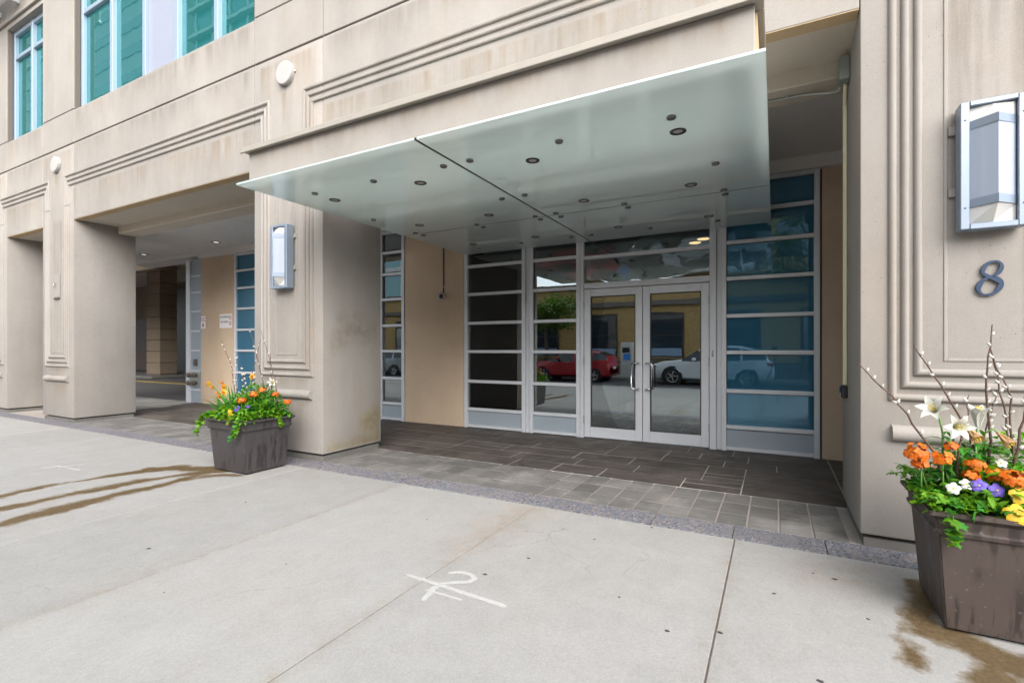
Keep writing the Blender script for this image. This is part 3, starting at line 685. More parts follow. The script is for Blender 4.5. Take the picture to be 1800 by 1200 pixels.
for xa, xb in PIERS:
    rain(xa + .19, xb - .19, .785, .62, FY - .002); rain(xa + .2, xb - .2, 1.06, .16, FY - .0024); rain(xa + .03, xb - .03, ZJ - .02, .9, FY - .0023); rain(xa + .36, xb - .36, 4.2, 2.8, FY - .0026, 'rain_grey')
rain(-5.96, -5.62, 4.96, .8, FY - .003); rain(-12.88, -12.58, 4.96, .7, FY - .003)
# ------------------------------------------------------------------ glass canopy
GZ = 3.15; GX0, GX1, GXM = -4.955, -.045, -2.59; GY0, GY1, GYM = 3.165, 7.50, 5.80
cn = thing('entrance_canopy', (-2.5, 4.4, 3.15), 'pale green glass canopy on a beige projecting box over the entrance', 'canopy')
BXL, BXR, BYF = -4.87, -.105, 3.25
fa = obj('fascia', B(BXL, BXR, BYF, BYF + .05, GZ + .06, 3.495, bev=.006), 'precast', cn)
obj('side_wall', B(BXL + .001, BXL + .05, BYF + .051, 7.40, GZ + .06, 3.494), 'precast', fa)
obj('side_wall', B(BXR - .05, BXR - .001, BYF + .051, 7.40, GZ + .06, 3.494), 'precast', fa)
obj('liner', B(BXL + .052, BXR - .052, BYF + .052, BYF + .058, GZ + .06, 3.49), 'box_white', fa)
obj('back_wall', B(BXL + .052, BXR - .052, 7.36, 7.40, GZ + .06, 3.49), 'box_white', fa)
obj('inner_soffit', B(BXL + .052, BXR - .052, FY + .2, 7.355, 3.44, 3.49), 'box_white', fa)
obj('added_roof_diffuser', B(BXL + .052, BXR - .052, BYF + .06, FY - .004, 3.475, 3.490), 'frosted_diffuser', fa)  # invented frosted top, added to let daylight brighten the canopy glass
rain(BXL + .01, BXR - .01, 3.482, .22, BYF - .0025, 'rain', cn)
obj('side_strip', B(BXR - .001, BXR + .012, 3.33, FY - .003, GZ + .07, 3.49), 'sealed_edge', cn)
obj('coping', B(BXL - .05, BXR + .05, BYF - .05, BYF + .09, 3.497, 3.545, bev=.006), 'coping', cn)
obj('coping', B(BXL - .05, BXL + .09, BYF + .091, FY - .003, 3.497, 3.545, bev=.006), 'coping', cn)
obj('coping', B(BXR - .09, BXR + .05, BYF + .091, FY - .003, 3.497, 3.545, bev=.006), 'coping', cn)
obj('drip_edge', B(BXL - .065, BXR + .06, BYF - .063, BYF - .046, 3.483, 3.505, bev=.003), 'coping', cn)
sgap = .014
for xa, xb in ((GX0, GXM - sgap), (GXM + sgap, GX1)):
    for ya, yb in ((GY0, GYM - .012), (GYM + .012, GY1)):
        obj('glass_panel', B(xa, xb, ya, yb, GZ, GZ + .02, bev=.002), 'canopy_glass', cn)
obj('seam_seal', B(GXM - sgap + .001, GXM + sgap - .001, GY0 + .004, GY1 - .004, GZ + .002, GZ + .018), 'black', cn)
obj('seam_seal', B(GX0 + .004, GXM - sgap - .001, GYM - .011, GYM + .011, GZ + .002, GZ + .018), 'black', cn)
obj('seam_seal', B(GXM + sgap + .001, GX1 - .004, GYM - .011, GYM + .011, GZ + .002, GZ + .018), 'black', cn)
fixm = mesh_of(lathe(bm_new(), [(0, -.016), (.030, -.018), (.034, -.014), (.034, 0), (.018, 0), (.018, .06)], 16), 'fixing', 40); fixm.materials.append(plain('fixing_steel', (.20, .20, .20), .3, .8))
for fy, xs in ((3.735, (-4.45, -3.59, -2.72, -2.43, -1.56, -.67)), (4.86, (-4.67, -2.73, -2.44, -.48)), (5.715, (-4.67, -3.6, -2.72, -2.43, -1.56, -.48)), (5.88, (-4.65, -3.6, -2.72, -2.43, -1.56, -.48)), (7.05, (-4.40, -3.60, -2.74, -2.42, -1.556, -.67))):
    for fx in xs: obj('glass_fixing', fixm, None, cn, world=False, loc=Vector((fx, fy, GZ)) - cn.location)
trim = mesh_of(lathe(bm_new(), [(.034, .004), (.036, -.004), (.062, -.006), (.064, -.001), (.064, .001)], 22), 'downlight', 40); trim.materials.append(plain('dark_trim', (.035, .03, .03), .35, .3))
bulb = mesh_of(lathe(bm_new(), [(0, -.001), (.034, -.0005), (.034, .001)], 16), 'bulb'); bulb.materials.append(plain('downlight_bulb', (.42, .40, .38), .2))
for ly, xs in ((4.015, (-4.45, -3.215, -1.935, -.67)), (5.39, (-4.33, -3.216, -1.94, -.77)), (6.78, (-4.35, -3.22, -1.936, -.75))):
    for lx in xs:
        t_ = obj('downlight', trim, None, cn, world=False, loc=Vector((lx, ly, GZ)) - cn.location)
        obj('bulb', bulb, None, t_, world=False, loc=(0, 0, -.002))

# ------------------------------------------------------------------ things on the walls
def wall_lamp(x, z, lab):
    t = thing('wall_lamp', (x, FY, z), lab, 'lamp', 'wall lamps on the piers')
    bm = bm_new(); box(bm, -.165, -.118, -.13, -.018, 0, .84, bev=.004); obj('side_rail', bm, 'lamp_metal', t, world=False)
    bm = bm_new(); box(bm, .118, .165, -.13, -.018, 0, .84, bev=.004); obj('side_rail', bm, 'lamp_metal', t, world=False)
    bm = bm_new(); box(bm, -.117, .117, -.132, -.02, .81, .842, bev=.004); obj('top_rail', bm, 'lamp_metal', t, world=False)
    bm = bm_new(); box(bm, -.117, .117, -.132, -.02, -.002, .035, bev=.004); obj('bottom_rail', bm, 'lamp_metal', t, world=False)
    obj('back_plate', box(bm_new(), -.12, .12, -.03, -.015, .03, .81), 'alu_white', t, world=False)
    def prism(w, y0, y1, z0, z1, w2=None, y12=None):
        bm = bm_new(); w2 = w if w2 is None else w2; y12 = y1 if y12 is None else y12
        lo = [bm.verts.new((-w, y0, z0)), bm.verts.new((0, y1, z0)), bm.verts.new((w, y0, z0))]
        hi = [bm.verts.new((-w2, y0, z1)), bm.verts.new((0, y12, z1)), bm.verts.new((w2, y0, z1))]
        for i in range(3): bm.faces.new((lo[i], lo[(i + 1) % 3], hi[(i + 1) % 3], hi[i]))
        bm.faces.new(lo[::-1]); bm.faces.new(hi); return bm
    obj('mesh_shade', prism(.114, -.10, -.205, .18, .68), 'lamp_mesh', t, world=False)
    obj('upper_band', prism(.1165, -.10, -.212, .66, .715), 'lamp_metal', t, world=False)
    obj('lower_band', prism(.1165, -.10, -.212, .145, .20), 'lamp_metal', t, world=False)
    obj('upper_cap', prism(.1150, -.095, -.20, .716, .808, .115, -.115), 'opal', t, world=False)
    obj('lower_cap', prism(.1150, -.095, -.115, .036, .144, .115, -.20), 'opal', t, world=False)
    for sx in (-.18, .18):
        for sz in (.28, .70): obj('mounting_tab', box(bm_new(), sx - .02, sx + .02, -.022, .0, sz - .03, sz + .03, bev=.002), 'precast', t, world=False)
    for sx in (-.1415, .1415):
        for sz in (.14, .72): obj('screw', lathe(bm_new(), [(.006, 0), (.005, .003), (0, .003)], 8, Matrix.Translation((sx, -.13, sz)) @ Matrix.Rotation(R(90), 4, 'X')), 'joint', t, world=False)
wall_lamp(1.252, 2.235, 'blue-grey metal wall lamp above the house number 8')
wall_lamp(-5.80, 2.245, 'blue-grey metal wall lamp on the pier behind the left planter')
# numeral eight
bm = bm_new(); NP = 40
def eight(t):
    # outer centre line of a slanted serif 8
    a = t * 2 * math.pi
    if t < .5: s = t * 2 * 2 * math.pi; x = -.042 * math.sin(s); z = .052 - .052 * math.cos(s)
    else: s = (t - .5) * 2 * 2 * math.pi; x = .052 * math.sin(s) * -1; z = -.066 + .066 * math.cos(s)
    return x, z
hn = thing('house_number', (1.268, FY, 1.918), 'dark blue metal numeral 8 on the right pier', 'house number')
def ring8(cx, cz, rx, rz, thin, thick, ph):
    bm = bm_new(); n_ = 36; rows = []
    for k in range(n_):
        a = 2 * math.pi * k / n_; ca, sa = math.cos(a), math.sin(a)
        th = thin + (thick - thin) * abs(math.cos(a - ph)) ** 1.5
        ox, oz = cx + rx * ca, cz + rz * sa; ix, iz = cx + (rx - th) * ca, cz + (rz - min(th, thin * 1.6)) * sa
        sh = .16
        rows.append([bm.verts.new((ox + sh * oz, -.022, oz)), bm.verts.new((ox + sh * oz, -.008, oz)), bm.verts.new((ix + sh * iz, -.008, iz)), bm.verts.new((ix + sh * iz, -.022, iz))])
    for k in range(n_):
        a, b = rows[k], rows[(k + 1) % n_]
        for j in range(4): bm.faces.new((a[j], b[j], b[(j + 1) % 4], a[(j + 1) % 4]))
    return bm
obj('upper_loop', ring8(-.002, .060, .057, .057, .010, .028, 2.7), 'navy', hn, world=False, smooth=30)
obj('lower_loop', ring8(.004, -.052, .069, .065, .010, .031, -.35), 'navy', hn, world=False, smooth=30)
bm = bm_new()
prof = [(-.058, .060, .006), (-.040, .030, .018), (0, .004, .02), (.04, -.022, .02), (.070, -.052, .008)]
rows = []
for x_, z_, h_ in prof: rows.append([bm.verts.new((x_ + .16 * z_, yy, z_ + s_ * h_ * .62)) for yy, s_ in ((-.0225, 1), (-.0075, 1), (-.0075, -1), (-.0225, -1))])
for a, b in zip(rows, rows[1:]):
    for j in range(4): bm.faces.new((a[j], b[j], b[(j + 1) % 4], a[(j + 1) % 4]))
obj('cross_stroke', bm, 'navy', hn, world=False, smooth=30)
obj('stud', tube(bm_new(), [(.0, -.008, .0), (.0, .0, .0)], .006, 8), 'black', hn, world=False)
# electrical run on the right pier
ec = thing('electrical_conduit', (.555, 5.0, 1.0), 'cream trunking and galvanised pipe meeting at a grey junction box', 'conduit')
XF = .555
jb = obj('junction_box', B(XF - .075, XF - .002, 4.93, 5.08, 3.70, 3.90, bev=.006), 'box_grey', ec)
obj('cover', B(XF - .082, XF - .0755, 4.945, 5.065, 3.715, 3.885, bev=.003), 'box_grey', jb)
obj('trunking', B(XF - .030, XF - .002, 5.135, 5.17, 1.13, 3.62, bev=.004), 'cream_pvc', ec)
obj('trunking', tube(bm_new(), [(XF - .025, 5.03, 3.705), (XF - .025, 5.05, 3.66), (XF - .018, 5.14, 3.60), (XF - .016, 5.15, 3.55)], .016, 8), 'cream_pvc', ec, smooth='all')
obj('pipe', tube(bm_new(), [(XF - .04, 5.06, 3.72), (XF - .06, 5.14, 3.70), (XF - .12, 5.22, 3.73), (XF - .22, 5.28, 3.775), (XF - .36, 5.30, 3.80), (XF - .6, 5.30, 3.803), (-3.5, 5.30, 3.803)], .010, 10), 'galv', ec, smooth='all')
for px in (.1, -.9): obj('pipe_clip', B(px - .012, px + .012, 5.275, 5.325, 3.785, 3.819, bev=.003), 'galv', ec)
cr = thing('card_reader', (.555, 5.15, 1.02), 'small black card reader at the foot of the cream trunking', 'card reader')
obj('housing', B(XF - .045, XF - .002, 5.09, 5.215, 1.02, 1.128, bev=.006), 'black', cr); obj('face', B(XF - .05, XF - .0455, 5.10, 5.205, 1.035, 1.115, bev=.002), 'lens', cr)
# security camera
sc = thing('security_camera', (-5.53, SY - .03, 2.42), 'white ball security camera on the beige recess wall', 'camera')
YW = SY - .03
obj('base', lathe(bm_new(), [(.055, 0), (.055, .02), (.04, .03), (0, .03)], 20, Matrix.Translation((-5.53, YW, 2.45)) @ Matrix.Rotation(R(90), 4, 'X')), 'white', sc, smooth=40)
bm = bm_new(); bmesh.ops.create_uvsphere(bm, u_segments=24, v_segments=14, radius=.066, matrix=Matrix.Translation((-5.53, YW - .07, 2.425))); obj('ball', bm, 'white', sc, smooth='all')
bm = bm_new(); bmesh.ops.create_uvsphere(bm, u_segments=20, v_segments=12, radius=.042, matrix=Matrix.Translation((-5.515, YW - .107, 2.42))); obj('lens', bm, 'lens', sc, smooth='all')
obj('cable', tube(bm_new(), [(-5.53, YW - .012, 2.47), (-5.525, YW - .012, 2.6), (-5.52, YW - .012, 2.62), (-5.525, YW - .012, 2.64), (-5.525, YW - .012, 3.6)], .012, 8), 'gasket', sc, smooth='all')
obj('cable_clip', B(-5.54, -5.51, YW - .026, YW, 2.60, 2.63, bev=.003), 'galv', sc)
for cx, lab in ((-5.79, 'white round wall cover above the canopy\'s left end'), (-12.73, 'white round wall cover high on the far left pier')):
    rc = thing('round_wall_cover', (cx, FY, 5.135), lab, 'wall cover', 'round wall covers')
    obj('disc', lathe(bm_new(), [(.155, 0), (.155, .055), (.148, .062), (0, .064)], 36, Matrix.Translation((cx, FY - .002, 5.135)) @ Matrix.Rotation(R(90), 4, 'X')), 'white', rc, smooth=40)
    for sx in (-1, 1): obj('screw_tab', B(cx + sx * .165 - .014, cx + sx * .165 + .014, FY - .02, FY - .001, 5.12, 5.145, bev=.002), 'galv', rc)
wp = thing('blank_wall_plate', (-12.725, FY, 2.45), 'beige blank plate with a small hook on the far left pier', 'wall plate')
obj('plate', B(-12.86, -12.59, FY - .022, FY - .001, 2.47, 2.93, bev=.004), 'moulding', wp)
obj('hook', tube(bm_new(), [(-12.73, FY - .02, 2.74), (-12.73, FY - .06, 2.75), (-12.72, FY - .065, 2.71), (-12.725, FY - .05, 2.68)], .009, 8), 'galv', wp, smooth='all')
obj('slot', B(-12.85, -12.60, FY - .03, FY - .001, 2.44, 2.458), 'joint', wp)
# signs
YW2 = SY - .03
fs = thing('fire_connection_sign', (-13.30, YW2, 2.0), 'small white sign reading FDC in red with an arrow', 'sign')
obj('plate', B(-13.40, -13.195, YW2 - .010, YW2 - .002, 1.965, 2.295, bev=.002), 'sign_white', fs)
text_on_wall('lettering', 'FDC', .15, .0008, -13.2975, YW2 - .0115, 2.20, 'sign_red', fs, .82)
bm = bm_new(); y_ = YW2 - .0115
box(bm, -13.305, -13.29, y_, y_ + .001, 2.07, 2.115)
vv = [bm.verts.new(p) for p in ((-13.345, y_, 2.085), (-13.25, y_, 2.085), (-13.2975, y_, 1.985))]; bm.faces.new(vv); obj('arrow', bm, 'sign_red', fs)
ss = thing('no_smoking_sign', (-12.32, YW2, 1.95), 'white notice with black lettering and two red prohibition rings', 'sign')
obj('plate', B(-12.575, -12.06, YW2 - .010, YW2 - .002, 1.965, 2.325, bev=.002), 'sign_white', ss)
text_on_wall('lettering', 'NO SMOKING', .072, .0008, -12.365, YW2 - .0115, 2.245, 'ink', ss, .80)
text_on_wall('lettering', 'NO VAPING', .072, .0008, -12.365, YW2 - .0115, 2.12, 'ink', ss, .80)
for zc in (2.225, 2.085):
    bm = bm_new(); lathe(bm, [(.036, 0), (.052, 0), (.052, .001), (.036, .001), (.036, 0)], 24, Matrix.Translation((-12.125, YW2 - .0115, zc)) @ Matrix.Rotation(R(90), 4, 'X')); obj('ring', bm, 'sign_red', ss)
    bm = bm_new(); vv = [bm.verts.new((-12.125 + a, YW2 - .0118, zc + b)) for a, b in ((-.03, .022), (-.022, .03), (.03, -.022), (.022, -.03))]; bm.faces.new(vv); obj('bar', bm, 'sign_red', ss)
fcx = thing('fire_hose_connection', (-13.8, SY - .07, .5), 'twin dark metal fire hose inlets on the grey service panel', 'fire connection')
obj('back_plate', B(-13.87, -13.45, SY - .05, SY - .036, .44, .84, bev=.004), 'galv', fcx)
for zc in (.53, .74):
    for xo in (-.10, .08):
        mt = Matrix.Translation((-13.66 + xo, SY - .05, zc)) @ Matrix.Rotation(R(90), 4, 'X') @ Matrix.Rotation(R(-25 if xo < 0 else 25), 4, 'Y')
        i_ = obj('inlet', lathe(bm_new(), [(.045, 0), (.045, .07), (.06, .075), (.06, .13), (.05, .14), (0, .14)], 18, mt), 'brass', fcx, smooth=40)
        obj('lug', lathe(bm_new(), [(.02, .139), (.02, .16), (0, .16)], 10, mt), 'brass', i_, smooth=40)
obj('label_plate', B(-13.74, -13.58, SY - .045, SY - .036, .98, 1.16, bev=.003), 'brass', fcx)

# ------------------------------------------------------------------ planters
def planter(cx, cy, lab, mat):
    t = thing('planter', (cx, cy, 0), lab, 'planter', 'planters by the piers')
    def ring(bm, hx, hy, z): return [bm.verts.new((sx * hx, sy * hy, z)) for sx, sy in ((-1, -1), (1, -1), (1, 1), (-1, 1))]
    def loft(prof, cap0=False):
        bm = bm_new(); rs = [ring(bm, *p) for p in prof]
        for a, b in zip(rs, rs[1:]):
            for k in range(4): bm.faces.new((a[k], a[(k + 1) % 4], b[(k + 1) % 4], b[k]))
        if cap0: bm.faces.new(rs[0][::-1])
        es = [e for e in bm.edges if not e.is_boundary and len(e.link_faces) == 2 and abs(e.verts[0].co.z - e.verts[1].co.z) > .01]
        bmesh.ops.bevel(bm, geom=es, offset=.006, segments=2, affect='EDGES'); return bm
    obj('tub', loft([(.285, .245, .012), (.30, .26, .02), (.335, .295, .50)], True), mat, t, world=False, smooth=30)
    obj('collar', loft([(.336, .296, .50), (.352, .312, .505), (.356, .316, .525), (.345, .305, .535), (.350, .310, .58)]), mat, t, world=False, smooth=30)
    obj('rim', loft([(.350, .310, .58), (.372, .332, .60), (.380, .340, .605), (.380, .340, .625), (.35, .31, .628), (.345, .305, .50)]), mat, t, world=False, smooth=30)
    obj('foot', loft([(.27, .23, 0), (.27, .23, .02)], True), 'black', t, world=False)
    bm = bm_new(); N = 12
    gr = [[bm.verts.new((-.344 + .688 * i / N, -.304 + .608 * j / N, .59 + .02 * mnoise.noise(Vector((i * .7, j * .7, cx))))) for j in range(N + 1)] for i in range(N + 1)]
    for i in range(N):
        for j in range(N): bm.faces.new((gr[i][j], gr[i + 1][j], gr[i + 1][j + 1], gr[i][j + 1]))
    obj('soil', bm, 'soil', t, world=False, smooth='all')
    return t
PLX, PLY, PRX, PRY = -5.62, 3.77, 1.075, 3.54
planter(PLX, PLY, 'dark grey square planter with drip marks in front of the entrance pier', 'tub_grey')
planter(PRX, PRY, 'brown square planter at the right edge standing in a wet patch', 'tub_brown')

# leaf and flower meshes shared by copies
def ivy_leaf_mesh():
    bm = bm_new(); P = [(0, -.02), (.28, -.30), (.5, .0), (.36, .22), (.52, .52), (.2, .55), (0, 1.0), (-.2, .55), (-.52, .52), (-.36, .22), (-.5, .0), (-.28, -.30)]
    c = bm.verts.new((0, .25, 0)); v = [bm.verts.new((x_, y_, .10 * abs(x_) * 2 - .05 * y_ * y_)) for x_, y_ in P]
    for k in range(len(v)): bm.faces.new((c, v[k], v[(k + 1) % len(v)]))
    return bm
def oval_leaf(bm, L, W, bend=.2, org=(0, 0, 0), rot=None):
    rot = rot or Matrix.Identity(3); o_ = Vector(org)
    pts = [o_ + rot @ Vector((0, L * t, -bend * L * t * t)) for t in (0, .25, .5, .75, 1)]
    return strip(bm, pts, [W * .15, W * .8, W, W * .7, .0005], rot @ Vector((1, 0, 0)), .3)
ivym = {}
for k in ('ivy', 'ivy_dark'):
    ivym[k] = mesh_of(ivy_leaf_mesh(), 'leaf', 'all'); ivym[k].materials.append(M[k])
def rot_to(direction, roll=0):
    d = Vector(direction).normalized(); return d.to_track_quat('Y', 'Z') @ __import__('mathutils').Quaternion((0, 1, 0), roll)
def put(name, me, parent, loc, direction, size, roll=0):
    o = bpy.data.objects.new(name, me); C.objects.link(o); o.parent = parent; o.location = Vector(loc) - world_origin(parent)
    o.rotation_mode = 'QUATERNION'; o.rotation_quaternion = rot_to(direction, roll); o.scale = (size, size, size); return o
def ivy(name, lab, paths, rnd, size=.045, step=.022, mats=('ivy', 'ivy', 'ivy_dark'), group=None):
    p0 = paths[0][0]; t = thing(name, p0, lab, 'ivy', group); rg = random.Random(rnd)
    for path in paths:
        P = [Vector(p) for p in path]
        obj('vine', tube(bm_new(), P, .0025, 5), 'green_stem', t, smooth='all')
        for a, b in zip(P, P[1:]):
            n_ = max(1, int((b - a).length / step))
            for k in range(n_):
                q = a.lerp(b, (k + rg.random()) / n_) + Vector((rg.uniform(-.02, .02), rg.uniform(-.02, .02), rg.uniform(-.008, .02)))
                d = Vector((rg.uniform(-1, 1), rg.uniform(-1.2, .4), rg.uniform(-.7, .35)))
                put('leaf', ivym[rg.choice(mats)], t, q, d, size * rg.uniform(.65, 1.25), rg.uniform(-.6, .6))
    return t
def greenery(name, lab, cx, cy, n_, seed, hx=.36, hy=.32, z0=.60, hgt=.12, mat='ivy', L=(.03, .06)):
    rg = random.Random(seed); bm = bm_new()
    for k in range(n_):
        x_, y_ = rg.uniform(-hx, hx), rg.uniform(-hy, hy); z_ = z0 + rg.random() ** 1.1 * hgt * (1.25 - (x_ / hx) ** 2 * .6 - (y_ / hy) ** 2 * .5)
        e = __import__('mathutils').Euler((rg.uniform(-.3, 1.1), rg.uniform(-.5, .5), rg.uniform(0, 6.28))).to_matrix()
        oval_leaf(bm, rg.uniform(*L), rg.uniform(.010, .019), .3, (cx + x_, cy + y_, z_), e)
    o = obj(name, bm, mat, None, smooth='all', recalc=False); tag(o, lab, 'plant', kind='stuff'); return o
def strap_clump(name, lab, base, n_, seed, L=(.22, .38), W=.009, mat='strap', lean=(0, 0), spread=.7, cat='plant', flowers=None):
    rg = random.Random(seed); t = thing(name, base, lab, cat)
    for k in range(n_):
        az = rg.uniform(0, 6.28); ln = rg.uniform(*L); o_ = Vector(base) + Vector((rg.uniform(-.05, .05), rg.uniform(-.05, .05), 0))
        d = Vector((math.cos(az) * spread * rg.random() + lean[0], math.sin(az) * spread * rg.random() + lean[1], 1)).normalized(); h_ = Vector((d.x, d.y, 0)); dr = rg.uniform(.1, .6)
        pts = [o_ + d * ln * s_ + h_ * ln * s_ * s_ * dr * .6 - Vector((0, 0, 1)) * ln * dr * s_ ** 3 * .5 for s_ in (0, .25, .5, .75, 1)]
        obj('blade', strip(bm_new(), pts, [W * .7, W, W, W * .7, .001], (-math.sin(az), math.cos(az), 0), .25), mat, t, smooth='all', recalc=False)
    return t
def petals(bm, n_, L, W, rise, curl, prof=(.35, .85, 1, .75, .1), a0=0, mat=None):
    mat = mat or Matrix.Identity(4)
    for k in range(n_):
        a = a0 + 2 * math.pi * k / n_; ca, sa = math.cos(a), math.sin(a); pts = []
        for s_ in (0, .25, .5, .75, 1):
            r_ = L * s_; z_ = rise * L * s_ - curl * L * s_ * s_; pts.append(mat @ Vector((ca * r_, sa * r_, z_)))
        strip(bm, pts, [W * p for p in prof], mat.to_3x3() @ Vector((-sa, ca, 0)), .2)
    return bm
def face_mat(loc, d): return Matrix.Translation(loc) @ Vector(d).normalized().to_track_quat('Z', 'Y').to_matrix().to_4x4()
def wallflower(name, lab, base, head, seed, r_=.04, florets=14):
    florets = int(florets * 2.2); r_ *= 1.12
    rg = random.Random(seed); t = thing(name, base, lab, 'flower'); b_, h_ = Vector(base), Vector(head); mid = b_.lerp(h_, .5) + Vector((rg.uniform(-.02, .02), 0, 0))
    obj('stem', tube(bm_new(), [b_, mid, h_], [.005, .004, .003], 6), 'green_stem', t, smooth='all')
    for k in range(5):
        q = b_.lerp(h_, .35 + .1 * k); az = rg.uniform(0, 6.28)
        bm = strip(bm_new(), [q, q + Vector((math.cos(az) * .03, math.sin(az) * .03, .02)), q + Vector((math.cos(az) * .06, math.sin(az) * .06, .015))], [.003, .008, .001], (-math.sin(az), math.cos(az), 0), .3); obj('leaf', bm, 'lily_leaf', t, smooth='all', recalc=False)
    bm = bm_new()
    for k in range(florets):
        d = Vector((rg.gauss(0, 1), rg.gauss(0, 1) - .3, rg.uniform(-.4, 1.2))).normalized(); q = h_ + Vector((d.x, d.y, d.z * .75)) * r_ * rg.uniform(.5, 1.6)
        petals(bm, 4, .019 * rg.uniform(.8, 1.2), .0085, .35, .3, (.35, .8, 1, .9, .4), rg.random() * 3, face_mat(q, d))
    obj('flower_head', bm, 'orange', t, smooth='all', recalc=False)
    return t
def pansy(name, lab, loc, d, mat, size=.032, base=None):
    t = thing(name, base or (loc[0], loc[1] + .02, .60), lab, 'flower'); l = Vector(loc)
    obj('stem', tube(bm_new(), [t.location, l.lerp(t.location, .3) + Vector((0, .012, .01)), l], .0022, 5), 'green_stem', t, smooth='all')
    bm = petals(bm_new(), 5, size * 1.12, size * .5, .45, .5, (.3, .75, 1, .9, .4), .3, face_mat(l, d)); obj('petals', bm, mat, t, smooth='all', recalc=False)
    obj('eye', lathe(bm_new(), [(0, .005), (.004, .004), (.005, 0)], 8, face_mat(l, d)), 'stigma', t); return t
def lily(t, loc, d, L=.125, open_=1.0, mat='petal_white', stem_from=None):
    l = Vector(loc); dn = Vector(d).normalized(); tail = l - dn * L * .5
    bm = bm_new(); mt = face_mat(tail, dn)
    for k in range(6):
        a = 2 * math.pi * k / 6; ca, sa = math.cos(a), math.sin(a); pts = []
        for s_ in (0, .2, .4, .6, .8, 1):
            r_ = .008 + L * (.10 * s_ + (.42 * s_ ** 2.6) * open_); z_ = L * (s_ - .28 * open_ * s_ ** 4); pts.append(mt @ Vector((ca * r_, sa * r_, z_)))
        strip(bm, pts, [L * p for p in (.04, .09, .15, .17, .12, .01)], mt.to_3x3() @ Vector((-sa, ca, 0)), -.25)
    f_ = obj('bloom', bm, mat, t, smooth='all', recalc=False)
    bm = bm_new()
    for k in range(5):
        a = k * 1.256; e_ = tail + dn * L * .8 + (mt.to_3x3() @ Vector((math.cos(a), math.sin(a), 0))) * .012; tube(bm, [tail + dn * .02, e_], .0015, 4); tube(bm, [e_ - dn * .003, e_ + dn * .006], .003, 5)
    obj('stamen', bm, 'stigma', f_)
    if stem_from: obj('flower_stem', tube(bm_new(), [stem_from, Vector(stem_from).lerp(tail, .6) + Vector((0, 0, .02)), tail + dn * .01], [.005, .005, .006], 6), 'green_stem', t, smooth='all')
def willow(lab, pts, seed, r0=.0045, nc=9, group=None):
    rg = random.Random(seed); P = [Vector(p) for p in pts]; t = thing('pussy_willow_stem', P[0], lab, 'branch', group)
    Q = []
    for a, b in zip(P, P[1:]):
        for k in range(5): Q.append(a.lerp(b, k / 5) + Vector((rg.uniform(-.007, .007), rg.uniform(-.006, .006), 0)))
    Q.append(P[-1]); r0 *= 1.45
    obj('stem', tube(bm_new(), Q, [r0 * (1 - .7 * i / len(Q)) for i in range(len(Q))], 6), 'bark_stem', t, smooth='all')
    for k in range(nc):
        i = int(len(Q) * (.35 + .6 * (k + rg.random() * .6) / nc)); i = min(i, len(Q) - 2); q = Q[i]; d = (Q[i + 1] - Q[i]).normalized()
        o_ = (d + Vector((rg.choice((-1, 1)) * .9, rg.uniform(-.6, .3), rg.uniform(-.1, .3)))).normalized(); s_ = rg.uniform(1.0, 1.5)
        obj('catkin', lathe(bm_new(), [(0, 0), (.005 * s_, .004), (.0068 * s_, .011), (.005 * s_, .019), (0, .024 * s_)], 8, face_mat(q, o_)), 'catkin', t, smooth='all')
    return t

# right planter
greenery('leafy_ground_cover', 'bright green leafy ground cover filling the right planter', PRX, PRY, 900, 3, .37, .33, .61, .15, 'ivy', (.035, .07))
greenery('feathery_greenery', 'fine dark green greenery in the back of the right planter', PRX + .05, PRY + .04, 800, 4, .30, .24, .62, .30, 'fern', (.03, .07))
ivy('ivy', 'light green ivy spilling over the front left corner of the right planter', [[(.86, 3.30, .63), (.79, 3.215, .655), (.782, 3.192, .60), (.785, 3.18, .54), (.79, 3.178, .47)], [(.88, 3.32, .64), (.80, 3.26, .67), (.74, 3.23, .68), (.70, 3.21, .65)], [(.90, 3.34, .66), (.86, 3.24, .68), (.80, 3.2, .66)], [(.95, 3.36, .65), (.93, 3.25, .67), (.87, 3.2, .645)]], 5, .046, .0075)
ivy('ivy', 'ivy leaning over the left side of the right planter', [[(.82, 3.5, .64), (.74, 3.42, .68), (.69, 3.36, .66), (.66, 3.33, .62)], [(.82, 3.6, .64), (.72, 3.55, .68), (.66, 3.52, .66)], [(.8, 3.4, .66), (.73, 3.3, .69), (.69, 3.27, .66)]], 6, .042, .009)
ivy('ivy', 'dark ivy along the front rim of the right planter', [[(.95, 3.32, .64), (1.0, 3.24, .665), (1.08, 3.215, .65)], [(1.05, 3.34, .65), (1.1, 3.27, .67), (1.2, 3.23, .65)], [(1.15, 3.36, .65), (1.25, 3.26, .66), (1.38, 3.24, .64)]], 7, .036, .008, ('ivy_dark', 'ivy_dark', 'ivy'))
fer = [[(.80, 3.62, .62), (.72, 3.62, .74), (.64, 3.60, .77)], [(.80, 3.66, .62), (.70, 3.66, .72), (.60, 3.64, .71)], [(.8, 3.58, .62), (.70, 3.55, .75), (.63, 3.5, .79)]]
greenery('glossy_foliage', 'dark glossy leaves among the flowers of the right planter', PRX - .02, PRY + .07, 380, 44, .33, .19, .63, .22, 'lily_leaf', (.05, .10))
greenery('glossy_foliage', 'dark glossy leaves among the flowers of the left planter', PLX + .06, PLY + .07, 340, 45, .27, .2, .63, .24, 'lily_leaf', (.05, .10))
ft = thing('fern', (.8, 3.62, .6), 'feathery green fern fronds at the left back corner of the right planter', 'fern')
rg = random.Random(3)
